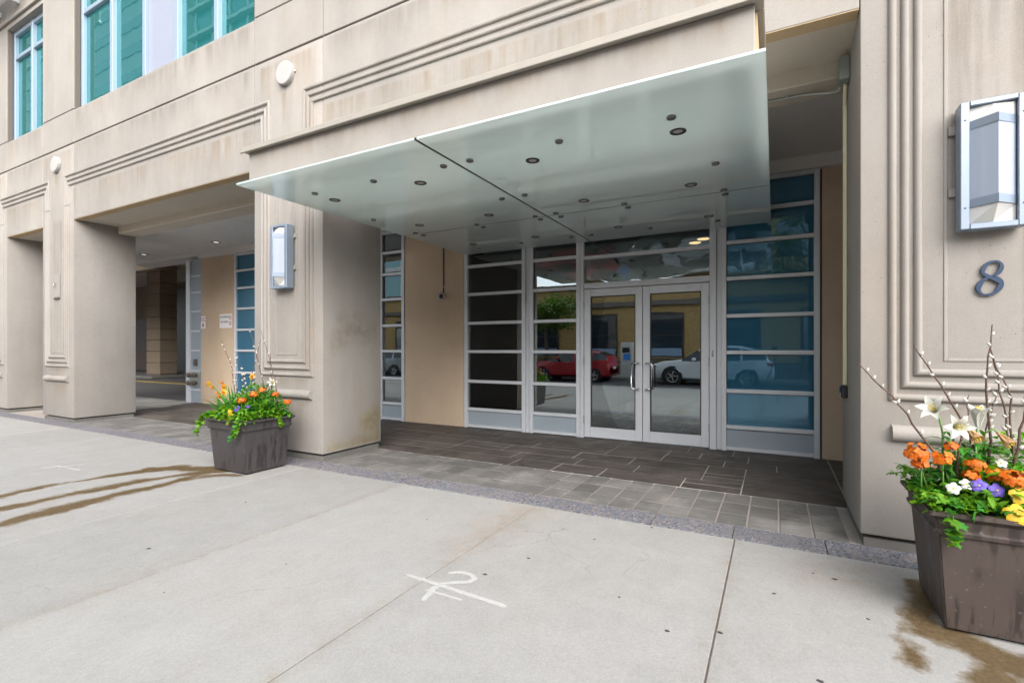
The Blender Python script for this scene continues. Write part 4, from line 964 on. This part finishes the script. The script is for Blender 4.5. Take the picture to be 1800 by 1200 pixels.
for P in fer:
    bm = tube(bm_new(), P, .0025, 5); P = [Vector(p) for p in P]
    for k in range(44):
        f_ = k / 44; q = P[0].lerp(P[1], f_ * 2) if f_ < .5 else P[1].lerp(P[2], f_ * 2 - 1)
        e = __import__('mathutils').Euler((rg.uniform(-.4, .6), 0, rg.uniform(0, 6.28))).to_matrix(); oval_leaf(bm, rg.uniform(.03, .05), .007, .3, q, e)
    obj('frond', bm, 'fern', ft, smooth='all', recalc=False)
lp = thing('lily_plant', (.84, 3.5, .60), 'white trumpet lilies with glossy leaves in the right planter', 'lily')
rg = random.Random(21)
for sx, sy, zt in ((.815, 3.5, .99), (.87, 3.5, .93), (.96, 3.53, .96)):
    obj('stem', tube(bm_new(), [(sx, sy + .02, .6), (sx, sy, .8), (sx, sy, zt)], .006, 7), 'green_stem', lp, smooth='all')
    for k in range(22):
        z_ = .70 + (zt - .70) * k / 22; az = k * 2.4 + rg.random(); ln = rg.uniform(.09, .14); c_, s_ = math.cos(az), math.sin(az)
        pts = [Vector((sx + c_ * ln * q, sy + s_ * ln * q, z_ + ln * (.55 * q - .75 * q * q))) for q in (0, .25, .5, .75, 1)]
        obj('leaf', strip(bm_new(), pts, [.004, .010, .012, .008, .001], (-s_, c_, 0), .3), 'lily_leaf', lp, smooth='all', recalc=False)
lily(lp, (.771, 3.49, 1.115), (-.45, -.75, .45), .125, 1.1, stem_from=(.815, 3.5, .97))
lily(lp, (.862, 3.44, 1.03), (.15, -1, .1), .115, 1.1, stem_from=(.86, 3.5, .92))
lily(lp, (.975, 3.55, 1.085), (.0, -.1, 1), .15, .55, stem_from=(.96, 3.53, .95))
lily(lp, (.94, 3.48, .985), (.3, -.6, -.6), .10, .5, 'petal_wither', stem_from=(.90, 3.5, 1.0))
lily(lp, (1.065, 3.48, .97), (.5, -.5, -.7), .10, .5, 'petal_wither', stem_from=(.99, 3.5, 1.0))
for k, (b_, h_, r_, n_, lab) in enumerate([((.76, 3.45, .6), (.682, 3.4, .875), .048, 26, 'large orange wallflower cluster at the left of the right planter'), ((.81, 3.42, .6), (.786, 3.38, .862), .034, 16, 'orange wallflower cluster just under the lilies'), ((.84, 3.46, .6), (.831, 3.45, .922), .024, 9, 'small orange wallflower between the lily stems'), ((.95, 3.42, .6), (.926, 3.4, .838), .03, 12, 'orange wallflower cluster above the violet pansies'), ((1.06, 3.4, .6), (1.048, 3.35, .79), .046, 24, 'large orange wallflower cluster by the yellow pansies at right'), ((.93, 3.4, .6), (.898, 3.38, .787), .024, 9, 'low orange wallflower behind the white pansies'), ((1.02, 3.42, .6), (.998, 3.4, .80), .03, 12, 'orange wallflower left of the large right cluster'), ((.72, 3.44, .6), (.70, 3.39, .82), .028, 11, 'orange wallflower below the large left cluster of the right planter')]):
    wallflower('wallflower', lab, b_, h_, 40 + k, r_, n_)
pansy('pansy', 'white pansy at the front left of the right planter', (.812, 3.31, .728), (-.3, -.9, .4), 'petal_white', .029); pansy('pansy', 'white pansy next to the violet pansies', (.872, 3.34, .75), (.1, -.9, .6), 'petal_white', .027)
pansy('pansy', 'violet pansy next to the white pansies', (.918, 3.33, .752), (-.1, -.9, .4), 'petal_violet', .032); pansy('pansy', 'violet pansy next to the yellow pansies', (.986, 3.33, .737), (.2, -.9, .4), 'petal_violet', .032)
pansy('pansy', 'upper yellow pansy at the right picture edge', (1.062, 3.29, .73), (.1, -.9, .4), 'petal_yellow', .042); pansy('pansy', 'lower yellow pansy hanging over the right planter rim', (1.022, 3.215, .655), (-.1, -.9, .4), 'petal_yellow', .046)
pansy('pansy', 'small lilac pansy behind the wallflowers of the right planter', (1.03, 3.42, .86), (0, -.8, .6), 'petal_white', .022)
obj('broad_leaf', oval_leaf(bm_new(), .13, .035, .2, (.845, 3.4, .69), __import__('mathutils').Euler((1.1, .2, .5)).to_matrix()), 'strap', ft, smooth='all', recalc=False)
strap_clump('tulip_leaves', 'upright grey-green tulip leaves in the middle of the right planter', (.86, 3.44, .6), 7, 33, (.14, .24), .018, 'strap', (0, -.1), .5)
willow('pussy willow stem leaning far left out of the right planter', [(.86, 3.5, .6), (.773, 3.45, .863), (.607, 3.42, 1.144), (.423, 3.4, 1.36)], 1, .0055, 9)
willow('pussy willow stem leaning left above the lilies', [(1.03, 3.57, .6), (.975, 3.55, .864), (.839, 3.5, 1.187), (.679, 3.45, 1.465)], 2, .0055, 9)
willow('tallest upright pussy willow stem of the right planter', [(1.04, 3.6, .6), (1.034, 3.6, .942), (1.018, 3.6, 1.285), (1.046, 3.6, 1.579)], 3, .006, 8)
willow('pussy willow stem crossing behind the tallest one', [(1.16, 3.6, .6), (1.13, 3.6, .871), (1.078, 3.6, 1.211), (1.038, 3.6, 1.448)], 4, .005, 9)
willow('pussy willow stem bowing right at the right planter', [(1.11, 3.5, .6), (1.102, 3.5, .793), (1.093, 3.52, 1.186), (1.025, 3.55, 1.448)], 5, .0055, 11)
willow('pussy willow stem at the right picture edge', [(1.07, 3.45, .6), (1.094, 3.45, .886), (1.124, 3.45, 1.133), (1.145, 3.45, 1.30)], 6, .0065, 4)
willow('short pussy willow stem in front of the lilies', [(.86, 3.46, .6), (.876, 3.45, .927), (.90, 3.45, 1.1), (.912, 3.45, 1.205)], 7, .0045, 4)
willow('thin pussy willow stem at the back of the right planter', [(1.0, 3.65, .6), (1.028, 3.65, .95), (1.06, 3.65, 1.1), (1.085, 3.65, 1.207)], 8, .004, 6)

# left planter
greenery('leafy_ground_cover', 'bright green leafy ground cover filling the left planter', PLX, PLY, 1000, 13, .38, .34, .61, .17, 'ivy', (.04, .075))
greenery('feathery_greenery', 'fine dark green greenery in the back of the left planter', PLX + .03, PLY + .04, 900, 14, .31, .27, .62, .32, 'fern', (.03, .08))
ivy('ivy', 'long ivy trail hanging off the left corner of the left planter', [[(-5.85, 3.58, .63), (-5.98, 3.5, .68), (-6.07, 3.48, .66), (-6.13, 3.46, .56), (-6.17, 3.45, .40)], [(-5.85, 3.6, .63), (-5.95, 3.5, .68), (-6.05, 3.46, .64), (-6.08, 3.45, .57)]], 15, .052, .010)
ivy('ivy', 'ivy trail hanging over the near corner of the left planter', [[(-5.45, 3.56, .64), (-5.36, 3.46, .665), (-5.33, 3.41, .60), (-5.36, 3.41, .50), (-5.42, 3.41, .42)], [(-5.55, 3.56, .64), (-5.48, 3.45, .67), (-5.45, 3.41, .6)], [(-5.6, 3.55, .65), (-5.6, 3.46, .68), (-5.66, 3.42, .63)]], 16, .050, .009)
ivy('ivy', 'ivy along the street side rim of the left planter', [[(-5.75, 3.56, .64), (-5.72, 3.46, .68), (-5.82, 3.43, .65)], [(-5.4, 3.65, .64), (-5.28, 3.62, .68), (-5.24, 3.6, .66)], [(-5.4, 3.75, .64), (-5.27, 3.76, .68), (-5.22, 3.78, .64)]], 17, .048, .010)
ivy('ivy', 'ivy trail over the entrance side of the left planter', [[(-5.38, 3.84, .66), (-5.26, 3.86, .68), (-5.225, 3.88, .6), (-5.22, 3.9, .52)], [(-5.4, 3.95, .66), (-5.26, 3.98, .68), (-5.22, 4.0, .63)]], 18, .048, .010)
strap_clump('daffodil_leaves', 'tall blue-green daffodil leaves at the left of the left planter', (-5.80, 3.66, .6), 44, 34, (.30, .48), .012, 'strap', (-.3, -.15), .7)
strap_clump('daffodil_leaves', 'daffodil leaves in the middle of the left planter', (-5.62, 3.82, .6), 40, 35, (.30, .50), .011, 'strap', (0, 0), .55)
daffm = bm_new(); petals(daffm, 6, .042, .018, .1, .1, (.4, .9, 1, .8, .15)); daffm = mesh_of(daffm, 'petals', 'all', False); daffm.materials.append(M['daff'])
cupm = mesh_of(lathe(bm_new(), [(.007, 0), (.013, .012), (.018, .026), (.014, .025), (.009, .010)], 12), 'cup', 'all'); cupm.materials.append(M['daff_cup'])
for k, (h_, d, lab) in enumerate([((-6.19, 3.6, 1.012), (-.8, -.4, -.2), 'daffodil reaching farthest left'), ((-6.10, 3.6, .974), (-.6, -.6, -.4), 'daffodil just right of the farthest left one'), ((-5.985, 3.65, 1.03), (-.5, -.7, .1), 'topmost daffodil of the left clump'), ((-5.955, 3.65, .98), (.3, -.8, -.2), 'daffodil under the topmost one'), ((-6.0, 3.6, .91), (-.4, -.8, -.2), 'daffodil left in the lower trio'), ((-5.91, 3.62, .915), (.4, -.8, .1), 'daffodil right in the lower trio'), ((-5.96, 3.6, .868), (.1, -.9, -.3), 'lowest daffodil of the left clump'), ((-5.70, 3.85, 1.10), (.5, -.8, .1), 'single daffodil among the willow catkins'), ((-5.55, 3.46, .60), (.4, -.8, -.1), 'daffodil drooping over the front of the left planter')]):
    base = (-5.80 if k < 7 else -5.66, 3.68 if k < 8 else 3.56, .6); t = thing('daffodil', base, 'orange-yellow ' + lab, 'daffodil', 'daffodils in the left planter'); H_ = Vector(h_); b_ = Vector(base)
    obj('stem', tube(bm_new(), [b_, b_.lerp(H_, .55) + Vector((.03, 0, .09 if k < 8 else .12)), H_.lerp(b_, .08) + Vector((0, 0, .03)), H_], .003, 6), 'green_stem', t, smooth='all')
    dq = Vector(d).normalized().to_track_quat('Z', 'Y')
    for me_, nm in ((daffm, 'petals'), (cupm, 'cup')):
        o = bpy.data.objects.new(nm, me_); C.objects.link(o); o.parent = t; o.location = H_ - b_; o.rotation_mode = 'QUATERNION'; o.rotation_quaternion = dq
for k, (h_, r_, n_, lab) in enumerate([((-5.50, 3.58, .84), .034, 18, 'nearest orange wallflower of the left planter'), ((-5.45, 3.70, .90), .034, 18, 'orange wallflower in the middle of the left planter'), ((-5.42, 3.78, .945), .034, 18, 'orange wallflower above the middle one of the left planter'), ((-5.29, 3.86, .90), .028, 12, 'orange wallflower below the small lily'), ((-5.22, 3.98, .80), .026, 12, 'orange wallflower at the right end of the left planter')]):
    wallflower('wallflower', lab, (h_[0] - .04, h_[1] + .03, .6), h_, 60 + k, r_, n_)
lp2 = thing('lily_plant', (-5.45, 3.93, .6), 'small white lily with glossy leaves at the right of the left planter', 'lily')
rg = random.Random(22)
obj('stem', tube(bm_new(), [(-5.45, 3.93, .6), (-5.44, 3.93, .95)], .006, 7), 'green_stem', lp2, smooth='all')
for k in range(24):
    z_ = .66 + .26 * k / 24; az = k * 2.4 + rg.random(); ln = rg.uniform(.09, .14); c_, s_ = math.cos(az), math.sin(az)
    pts = [Vector((-5.445 + c_ * ln * q, 3.93 + s_ * ln * q, z_ + ln * (.55 * q - .75 * q * q))) for q in (0, .25, .5, .75, 1)]
    obj('leaf', strip(bm_new(), pts, [.004, .010, .012, .008, .001], (-s_, c_, 0), .3), 'lily_leaf', lp2, smooth='all', recalc=False)
lily(lp2, (-5.42, 3.92, 1.03), (.6, -.5, .35), .12, .8, stem_from=(-5.44, 3.93, .93))
lily(lp2, (-5.72, 3.9, 1.0), (-.1, -.7, .6), .10, .8, stem_from=(-5.60, 3.93, .8))
pansy('pansy', 'violet pansy at the front of the left planter', (-5.545, 3.55, .745), (.3, -.9, .4), 'petal_violet', .036, (-5.57, 3.6, .6)); pansy('pansy', 'pale pansy at the near rim of the left planter', (-5.34, 3.70, .665), (.8, -.6, .4), 'petal_white', .036, (-5.38, 3.72, .6))
pansy('pansy', 'lilac pansy beside the nearest wallflower of the left planter', (-5.42, 3.60, .765), (.5, -.8, .4), 'petal_violet', .028, (-5.44, 3.64, .6)); pansy('pansy', 'upper yellow pansy at the front of the left planter', (-5.585, 3.49, .715), (.2, -.9, .4), 'petal_yellow', .032, (-5.6, 3.54, .6)); pansy('pansy', 'lower yellow pansy at the front of the left planter', (-5.52, 3.455, .68), (.2, -.9, .4), 'petal_yellow', .032, (-5.54, 3.52, .6))
WL = [('pussy willow stem arching farthest left out of the left planter', [(-5.80, 3.72, .6), (-5.93, 3.75, 1.0), (-5.96, 3.75, 1.234), (-6.09, 3.7, 1.55)], 8), ('straight pussy willow stem thick with catkins', [(-5.80, 3.78, .6), (-5.94, 3.8, .95), (-5.96, 3.8, 1.41)], 22),
      ('tallest pussy willow stem of the left planter', [(-5.55, 3.88, .6), (-5.56, 3.9, 1.02), (-5.70, 3.9, 1.4), (-5.845, 3.9, 1.72)], 5), ('pussy willow stem crossing in front of the pier', [(-5.33, 3.88, .6), (-5.31, 3.9, .93), (-5.46, 3.92, 1.3), (-5.69, 3.95, 1.68)], 4),
      ('thin pussy willow stem crossing the tallest one', [(-5.72, 3.84, .6), (-5.74, 3.86, 1.1), (-5.61, 3.9, 1.57)], 5), ('upright bare pussy willow stem by the pier', [(-5.46, 3.92, .6), (-5.47, 3.94, 1.0), (-5.50, 3.95, 1.38)], 4),
      ('short pussy willow stem with dense catkins', [(-5.72, 3.8, .6), (-5.80, 3.8, .9), (-5.84, 3.8, 1.26)], 24), ('low pussy willow stem dotted with catkins', [(-5.68, 3.78, .6), (-5.72, 3.78, .9), (-5.72, 3.76, 1.18)], 24), ('pussy willow stem beside the single daffodil', [(-5.70, 3.84, .6), (-5.66, 3.84, .9), (-5.64, 3.84, 1.2)], 20)]
for k, (lab, P, nc) in enumerate(WL): willow(lab, P, 80 + k, .0048, nc)

# ------------------------------------------------------------------ across the street (seen in the glass)
def m_brick():
    n = NT('yellow_brick'); mp = n.n('Mapping'); 
    sx = n.n('SeparateXYZ'); n.set(sx, 0, n.pos()); cb = n.n('CombineXYZ'); n.t.links.new(sx.outputs[0], cb.inputs[0]); n.t.links.new(sx.outputs[2], cb.inputs[1])
    b = n.n('TexBrick'); n.t.links.new(cb.outputs[0], b.inputs['Vector']); n.set(b, 'Scale', 4.0); n.set(b, 'Color1', (.50, .33, .12, 1)); n.set(b, 'Color2', (.40, .25, .09, 1)); n.set(b, 'Mortar', (.35, .28, .18, 1)); n.set(b, 'Mortar Size', .015)
    return n.end(n.principled(b.outputs[0], .85))
M['brick'] = m_brick(); M['far_glass'] = glass('far_glass', (.2, .25, .28), 1.9, base=(.03, .04, .05), basemix=1.0); M['far_stone'] = concrete('far_stone', (.16, .14, .12)); M['far_frame'] = plain('far_frame', (.05, .04, .035), .5)
M['far_light'] = plain('far_light', (.55, .55, .52), .6); M['far_red'] = plain('far_red', (.30, .10, .07), .8)
yb = thing('brick_building', (-10, -12, 0), 'yellow brick building across the street reflected in the doors', 'building')
obj('wall', B(-44, 6, -22, -12.02, 0, 4.9), 'brick', yb); obj('base_course', B(-44.02, 6.02, -12.02, -11.93, 0, .75, bev=.02), 'far_stone', yb)
obj('cornice', B(-44.05, 6.05, -12.02, -11.8, 3.75, 4.05, bev=.03), 'far_stone', yb); obj('roof', B(-44.2, 6.2, -22, -11.7, 4.9, 5.15, bev=.03), 'far_stone', yb)
for k in range(13):
    wx = -42 + k * 3.6
    for z0, z1 in ((1.0, 3.3),):
        wn = obj('window', B(wx, wx + 1.7, -12.019, -11.985, z0, z1), 'far_glass', yb); bm = bm_new(); box(bm, wx - .08, wx - .001, -12.018, -11.95, z0 - .08, z1 + .08); box(bm, wx + 1.701, wx + 1.78, -12.018, -11.95, z0 - .08, z1 + .08); box(bm, wx, wx + 1.7, -12.018, -11.951, z1 + .001, z1 + .08); box(bm, wx, wx + 1.7, -12.018, -11.951, (z0 + z1) / 2 - .03, (z0 + z1) / 2 + .03); obj('frame', bm, 'far_frame', wn)
        obj('sill', B(wx - .15, wx + 1.85, -12.018, -11.88, z0 - .16, z0 - .082, bev=.01), 'far_stone', wn)
        if z0 < 2: obj('blind', B(wx + .05, wx + 1.65, -11.984, -11.978, z0 + .05, z0 + .45), plain('blind%d' % k, (.25, .35, .5), .5), wn)
obj('upper_wall', B(-4, 6, -22, -13.2, 5.15, 9.0), 'brick', yb)
for k in range(3): obj('upper_window', B(-3 + k * 3.1, -1.4 + k * 3.1, -13.199, -13.15, 6.1, 7.9), 'far_glass', yb)
rb = thing('red_building', (20, -15, 0), 'red brick building beyond the yellow one', 'building')
obj('wall', B(6.3, 40, -24, -12.02, 0, 6), 'far_red', rb); obj('roof', B(6.25, 40, -24, -11.9, 6, 6.3), 'far_stone', rb)
for k in range(8):
    for z0 in (1.2, 4.0): obj('window', B(8 + k * 3.6, 9.6 + k * 3.6, -12.019, -11.97, z0, z0 + 1.6), 'far_glass', rb)
tw = thing('glass_tower', (-50, -25, 0), 'pale glass apartment tower down the street', 'building')
obj('wall', B(-60, -26, -34, -24, 0, 62), plain('tower_glass', (.12, .24, .26), .15, .2), tw)
for z_ in range(1, 20): obj('balcony_band', B(-60.2, -25.8, -24.001, -23.4, z_ * 3.1, z_ * 3.1 + .4), 'far_light', tw)
for x_ in range(11): obj('mullion_strip', B(-59.5 + x_ * 3.2, -59.2 + x_ * 3.2, -24.0, -23.9, 0, 62), 'far_light', tw)
tw2 = thing('stone_tower', (-95, -25, 0), 'pale concrete tower farthest down the street', 'building')
obj('wall', B(-150, -64, -36, -24, 0, 66), plain('tower_stone', (.42, .44, .45), .7, 0, .1, .3), tw2)
for z_ in range(1, 20): obj('window_band', B(-149, -65, -24.001, -23.9, z_ * 3.3, z_ * 3.3 + 1.3), plain('tower_band%d' % z_, (.16, .22, .24), .15), tw2)
def car(name, lab, cx, cy, st, paint, wheel_x, wr, cat='car'):
    """st: stations (x, z_low, z_belt, z_top, halfwidth, zone) zone b body, g side glass behind it, w sloping glass"""
    t = thing(name, (cx, cy, -.12), lab, cat); body = bm_new(); gls = bm_new()
    def ring(s_, k):
        x_, zb, zl, zt, w_ = s_[:5]; gh = (zt - zl) > .22; rw = w_ * (.74 if gh else .88)
        return [(x_, 0, zb), (x_, .8 * w_, zb), (x_, .97 * w_, zb + .1), (x_, w_, zb + (zl - zb) * .6), (x_, .96 * w_, zl), (x_, rw + .02, zl + (zt - zl) * .86), (x_, rw * .85, zt - .01), (x_, 0, zt)]
    for a, b in zip(st, st[1:]):
        ra, rb_ = ring(a, 0), ring(b, 0); zone = a[5]
        for sgn in (1, -1):
            for j in range(7):
                tgt = body
                if zone == 'g' and j == 4: tgt = gls
                if zone == 'w' and j >= 5: tgt = gls
                if zone == 'w' and j == 4: tgt = gls
                q = [ra[j], rb_[j], rb_[j + 1], ra[j + 1]]
                if sgn < 0: q = q[::-1]
                tgt.faces.new([tgt.verts.new((p[0], sgn * p[1], p[2])) for p in q])
    for bm, nm, mt in ((body, 'body', paint), (gls, 'window', 'car_glass')):
        bmesh.ops.remove_doubles(bm, verts=bm.verts, dist=.0005); obj(nm, bm, mt, t, smooth=50, world=False)
    W_ = max(s_[4] for s_ in st)
    for wx in wheel_x:
        for sg in (1, -1):
            mt = Matrix.Translation((wx, sg * (W_ + .012), wr)) @ Matrix.Rotation(R(-90 * sg), 4, 'X')
            wh = obj('wheel', lathe(bm_new(), [(wr * .68, -.19), (wr * .96, -.18), (wr, -.15), (wr, -.03), (wr * .95, -.005), (wr * .70, .0), (wr * .68, -.02)], 28, mt), 'tyre', t, smooth=40, world=False)
            obj('arch', lathe(bm_new(), [(0, -.024), (wr * 1.15, -.024), (wr * 1.15, -.10)], 28, mt), 'black', t, world=False)
            bm = lathe(bm_new(), [(wr * .69, .002), (wr * .62, -.004), (wr * .62, -.02)], 28, mt); lathe(bm, [(0, .0), (wr * .16, -.002), (wr * .16, -.02)], 14, mt)
            for k in range(5):
                a = k * 1.2566; c_, s_ = math.cos(a), math.sin(a)
                v_ = [bm.verts.new(mt @ Vector((c_ * r_ - s_ * o_, s_ * r_ + c_ * o_, -.003))) for r_, o_ in ((wr * .1, -.03), (wr * .64, -.022), (wr * .64, .022), (wr * .1, .03))]; bm.faces.new(v_)
            obj('rim', bm, 'steel', wh, world=False)
    x0, x1 = st[0][0], st[-1][0]
    for sg in (1, -1):
        obj('headlight', box(bm_new(), x0 + .12, x0 + .45, sg * (W_ - .14) - .07, sg * (W_ - .14) + .07, .70, .80, bev=.03), 'car_lamp', t, world=False)
        obj('tail_light', box(bm_new(), x1 - .28, x1 - .05, sg * (W_ - .12) - .06, sg * (W_ - .12) + .06, .86, 1.0, bev=.03), 'tail', t, world=False)
        obj('mirror', box(bm_new(), -.62, -.48, sg * (W_ + .06) - .09, sg * (W_ + .06) + .09, 1.04, 1.16, bev=.03), paint, t, world=False)
        for hx in (-.05, .95): obj('door_handle', box(bm_new(), hx, hx + .18, sg * W_ - .02, sg * W_ + .015, .90, .925, bev=.004), 'steel', t, world=False)
    obj('plate', box(bm_new(), x1 - .01, x1 + .012, -.2, .2, .6, .72), 'sign_white', t, world=False)
    return t
M['car_glass'] = glass('car_glass', (.2, .2, .2), 1.8, base=(.01, .012, .014), basemix=1.0); M['tyre'] = plain('tyre', (.02, .02, .02), .8); M['car_lamp'] = plain('car_lamp', (.6, .62, .65), .1); M['tail'] = plain('tail', (.45, .01, .01), .15)
M['paint_white'] = plain('paint_white', (.70, .73, .75), .3, 0, .02, 4, coat=.6); M['paint_red'] = plain('paint_red', (.36, .012, .018), .3, .1, .03, 4, coat=.6); M['paint_silver'] = plain('paint_silver', (.42, .46, .48), .3, .4, .03, 4, coat=.6)
SUV = [(-2.42, .42, .60, .66, .72, 'b'), (-2.32, .28, .74, .82, .86, 'b'), (-1.95, .22, .90, .98, .95, 'b'), (-1.05, .22, 1.0, 1.10, .97, 'w'), (-.42, .22, 1.02, 1.54, .97, 'g'), (.0, .22, 1.02, 1.66, .97, 'g'), (.35, .22, 1.03, 1.70, .97, 'b'), (.43, .22, 1.03, 1.70, .97, 'g'), (1.2, .22, 1.06, 1.67, .97, 'b'), (1.28, .22, 1.07, 1.65, .97, 'g'), (1.68, .22, 1.10, 1.54, .96, 'w'), (2.14, .26, 1.10, 1.34, .93, 'b'), (2.20, .28, 1.02, 1.12, .91, 'b'), (2.38, .34, .90, .97, .86, 'b'), (2.42, .45, .7, .76, .76, 'b')]
HAT = [(-2.02, .40, .58, .63, .68, 'b'), (-1.93, .24, .72, .79, .80, 'b'), (-1.55, .20, .86, .92, .86, 'b'), (-.95, .20, .92, 1.0, .88, 'w'), (-.25, .20, .93, 1.40, .88, 'g'), (.25, .20, .94, 1.48, .88, 'b'), (.33, .20, .94, 1.48, .88, 'g'), (1.1, .20, .98, 1.46, .88, 'b'), (1.2, .20, 1.0, 1.44, .88, 'g'), (1.5, .20, 1.02, 1.40, .87, 'w'), (1.88, .24, 1.02, 1.24, .84, 'b'), (1.95, .26, .9, 1.0, .83, 'b'), (2.02, .38, .62, .68, .76, 'b')]
car('parked_suv', 'white sport utility car parked across the street', -2.43, -7.5, SUV, 'paint_white', (-1.46, 1.44), .37)
car('parked_hatchback', 'red hatchback parked ahead of the white car', -8.7, -7.5, HAT, 'paint_red', (-1.28, 1.28), .32)
car('parked_wagon', 'silver car parked farthest down the street', -20.9, -7.5, [(s_[0] * 1.1,) + s_[1:] for s_ in HAT], 'paint_silver', (-1.4, 1.4), .32)
ps = thing('parking_pay_station', (-6.6, -9.5, 0), 'grey pay station with a blue sticker on the far sidewalk', 'pay station')
obj('cabinet', box(bm_new(), -.28, .28, -.2, .2, 0, 1.75, bev=.02), 'far_light', ps, world=False); obj('screen', box(bm_new(), -.18, .18, .2, .212, 1.25, 1.5), 'black', ps, world=False); obj('sticker', box(bm_new(), -.12, .2, .2, .21, .85, 1.2), plain('sticker', (.05, .25, .7), .4), ps, world=False)
def tree(lab, x, y, h, cr, seed):
    rg = random.Random(seed); t = thing('street_tree', (x, y, 0), lab, 'tree', 'street trees across the road')
    obj('trunk', tube(bm_new(), [(0, 0, 0), (.03, 0, 1.2), (-.04, .05, h * .55), (.05, 0, h * .8)], [.14, .11, .09, .05], 10), 'bark', t, smooth='all', world=False)
    bm = bm_new(); lf = bm_new()
    for k in range(9):
        a = rg.uniform(0, 6.28); e = rg.uniform(.1, 1.1); s_ = Vector((0, 0, h * rg.uniform(.45, .75))); d = Vector((math.cos(a) * math.cos(e), math.sin(a) * math.cos(e), math.sin(e))); tip = s_ + d * cr * rg.uniform(.7, 1.15)
        tube(bm, [s_, s_.lerp(tip, .5) + Vector((0, 0, .12)), tip], [.045, .03, .01], 6)
        for c_ in range(7):
            cc = s_.lerp(tip, rg.uniform(.4, 1.05)) + Vector((rg.gauss(0, .25), rg.gauss(0, .25), rg.gauss(0, .22)))
            for q in range(55):
                p = cc + Vector((rg.gauss(0, .2), rg.gauss(0, .2), rg.gauss(0, .16)))
                oval_leaf(lf, rg.uniform(.10, .18), .045, .3, p, __import__('mathutils').Euler((rg.uniform(-1, 1), rg.uniform(-1, 1), rg.uniform(0, 6.28))).to_matrix())
    obj('branches', bm, 'bark', t, smooth='all', world=False); o = obj('crown', lf, 'tree_leaf', t, smooth='all', world=False, recalc=False); o['kind'] = 'stuff'
tree('leafy street tree opposite the left side light', -11.2, -9.7, 5.2, 1.6, 91); tree('leafy street tree opposite the blue glazing', 1.6, -9.7, 7.5, 2.6, 92)
# the photographer's tripod, mirrored in the blue glazing
tp = thing('camera_tripod', (0, 0, 0), 'black tripod carrying a camera in front of the entrance', 'tripod')
for a in (80, 200, 320):
    c_, s_ = math.cos(R(a)), math.sin(R(a)); top = Vector((.03 * c_ - .0, .03 * s_ - .12, 1.02)); ft_ = Vector((.42 * c_, .42 * s_ - .12, .005))
    l_ = obj('leg', tube(bm_new(), [top, top.lerp(ft_, .5)], .015, 8), 'black', tp, smooth=True); obj('lower_leg', tube(bm_new(), [top.lerp(ft_, .48), ft_], .010, 8), 'black', l_, smooth=True)
obj('centre_column', tube(bm_new(), [(0, -.12, .8), (0, -.12, 1.3)], .014, 8), 'black', tp, smooth=True); obj('head', lathe(bm_new(), [(0, 1.28), (.03, 1.28), (.035, 1.32), (.03, 1.36), (.04, 1.365), (.04, 1.375), (0, 1.375)], 14, Matrix.Translation((0, -.12, 0))), 'black', tp, smooth=40)
obj('camera_body', B(-.07, .07, -.16, -.09, 1.377, 1.49, bev=.01), 'black', tp)
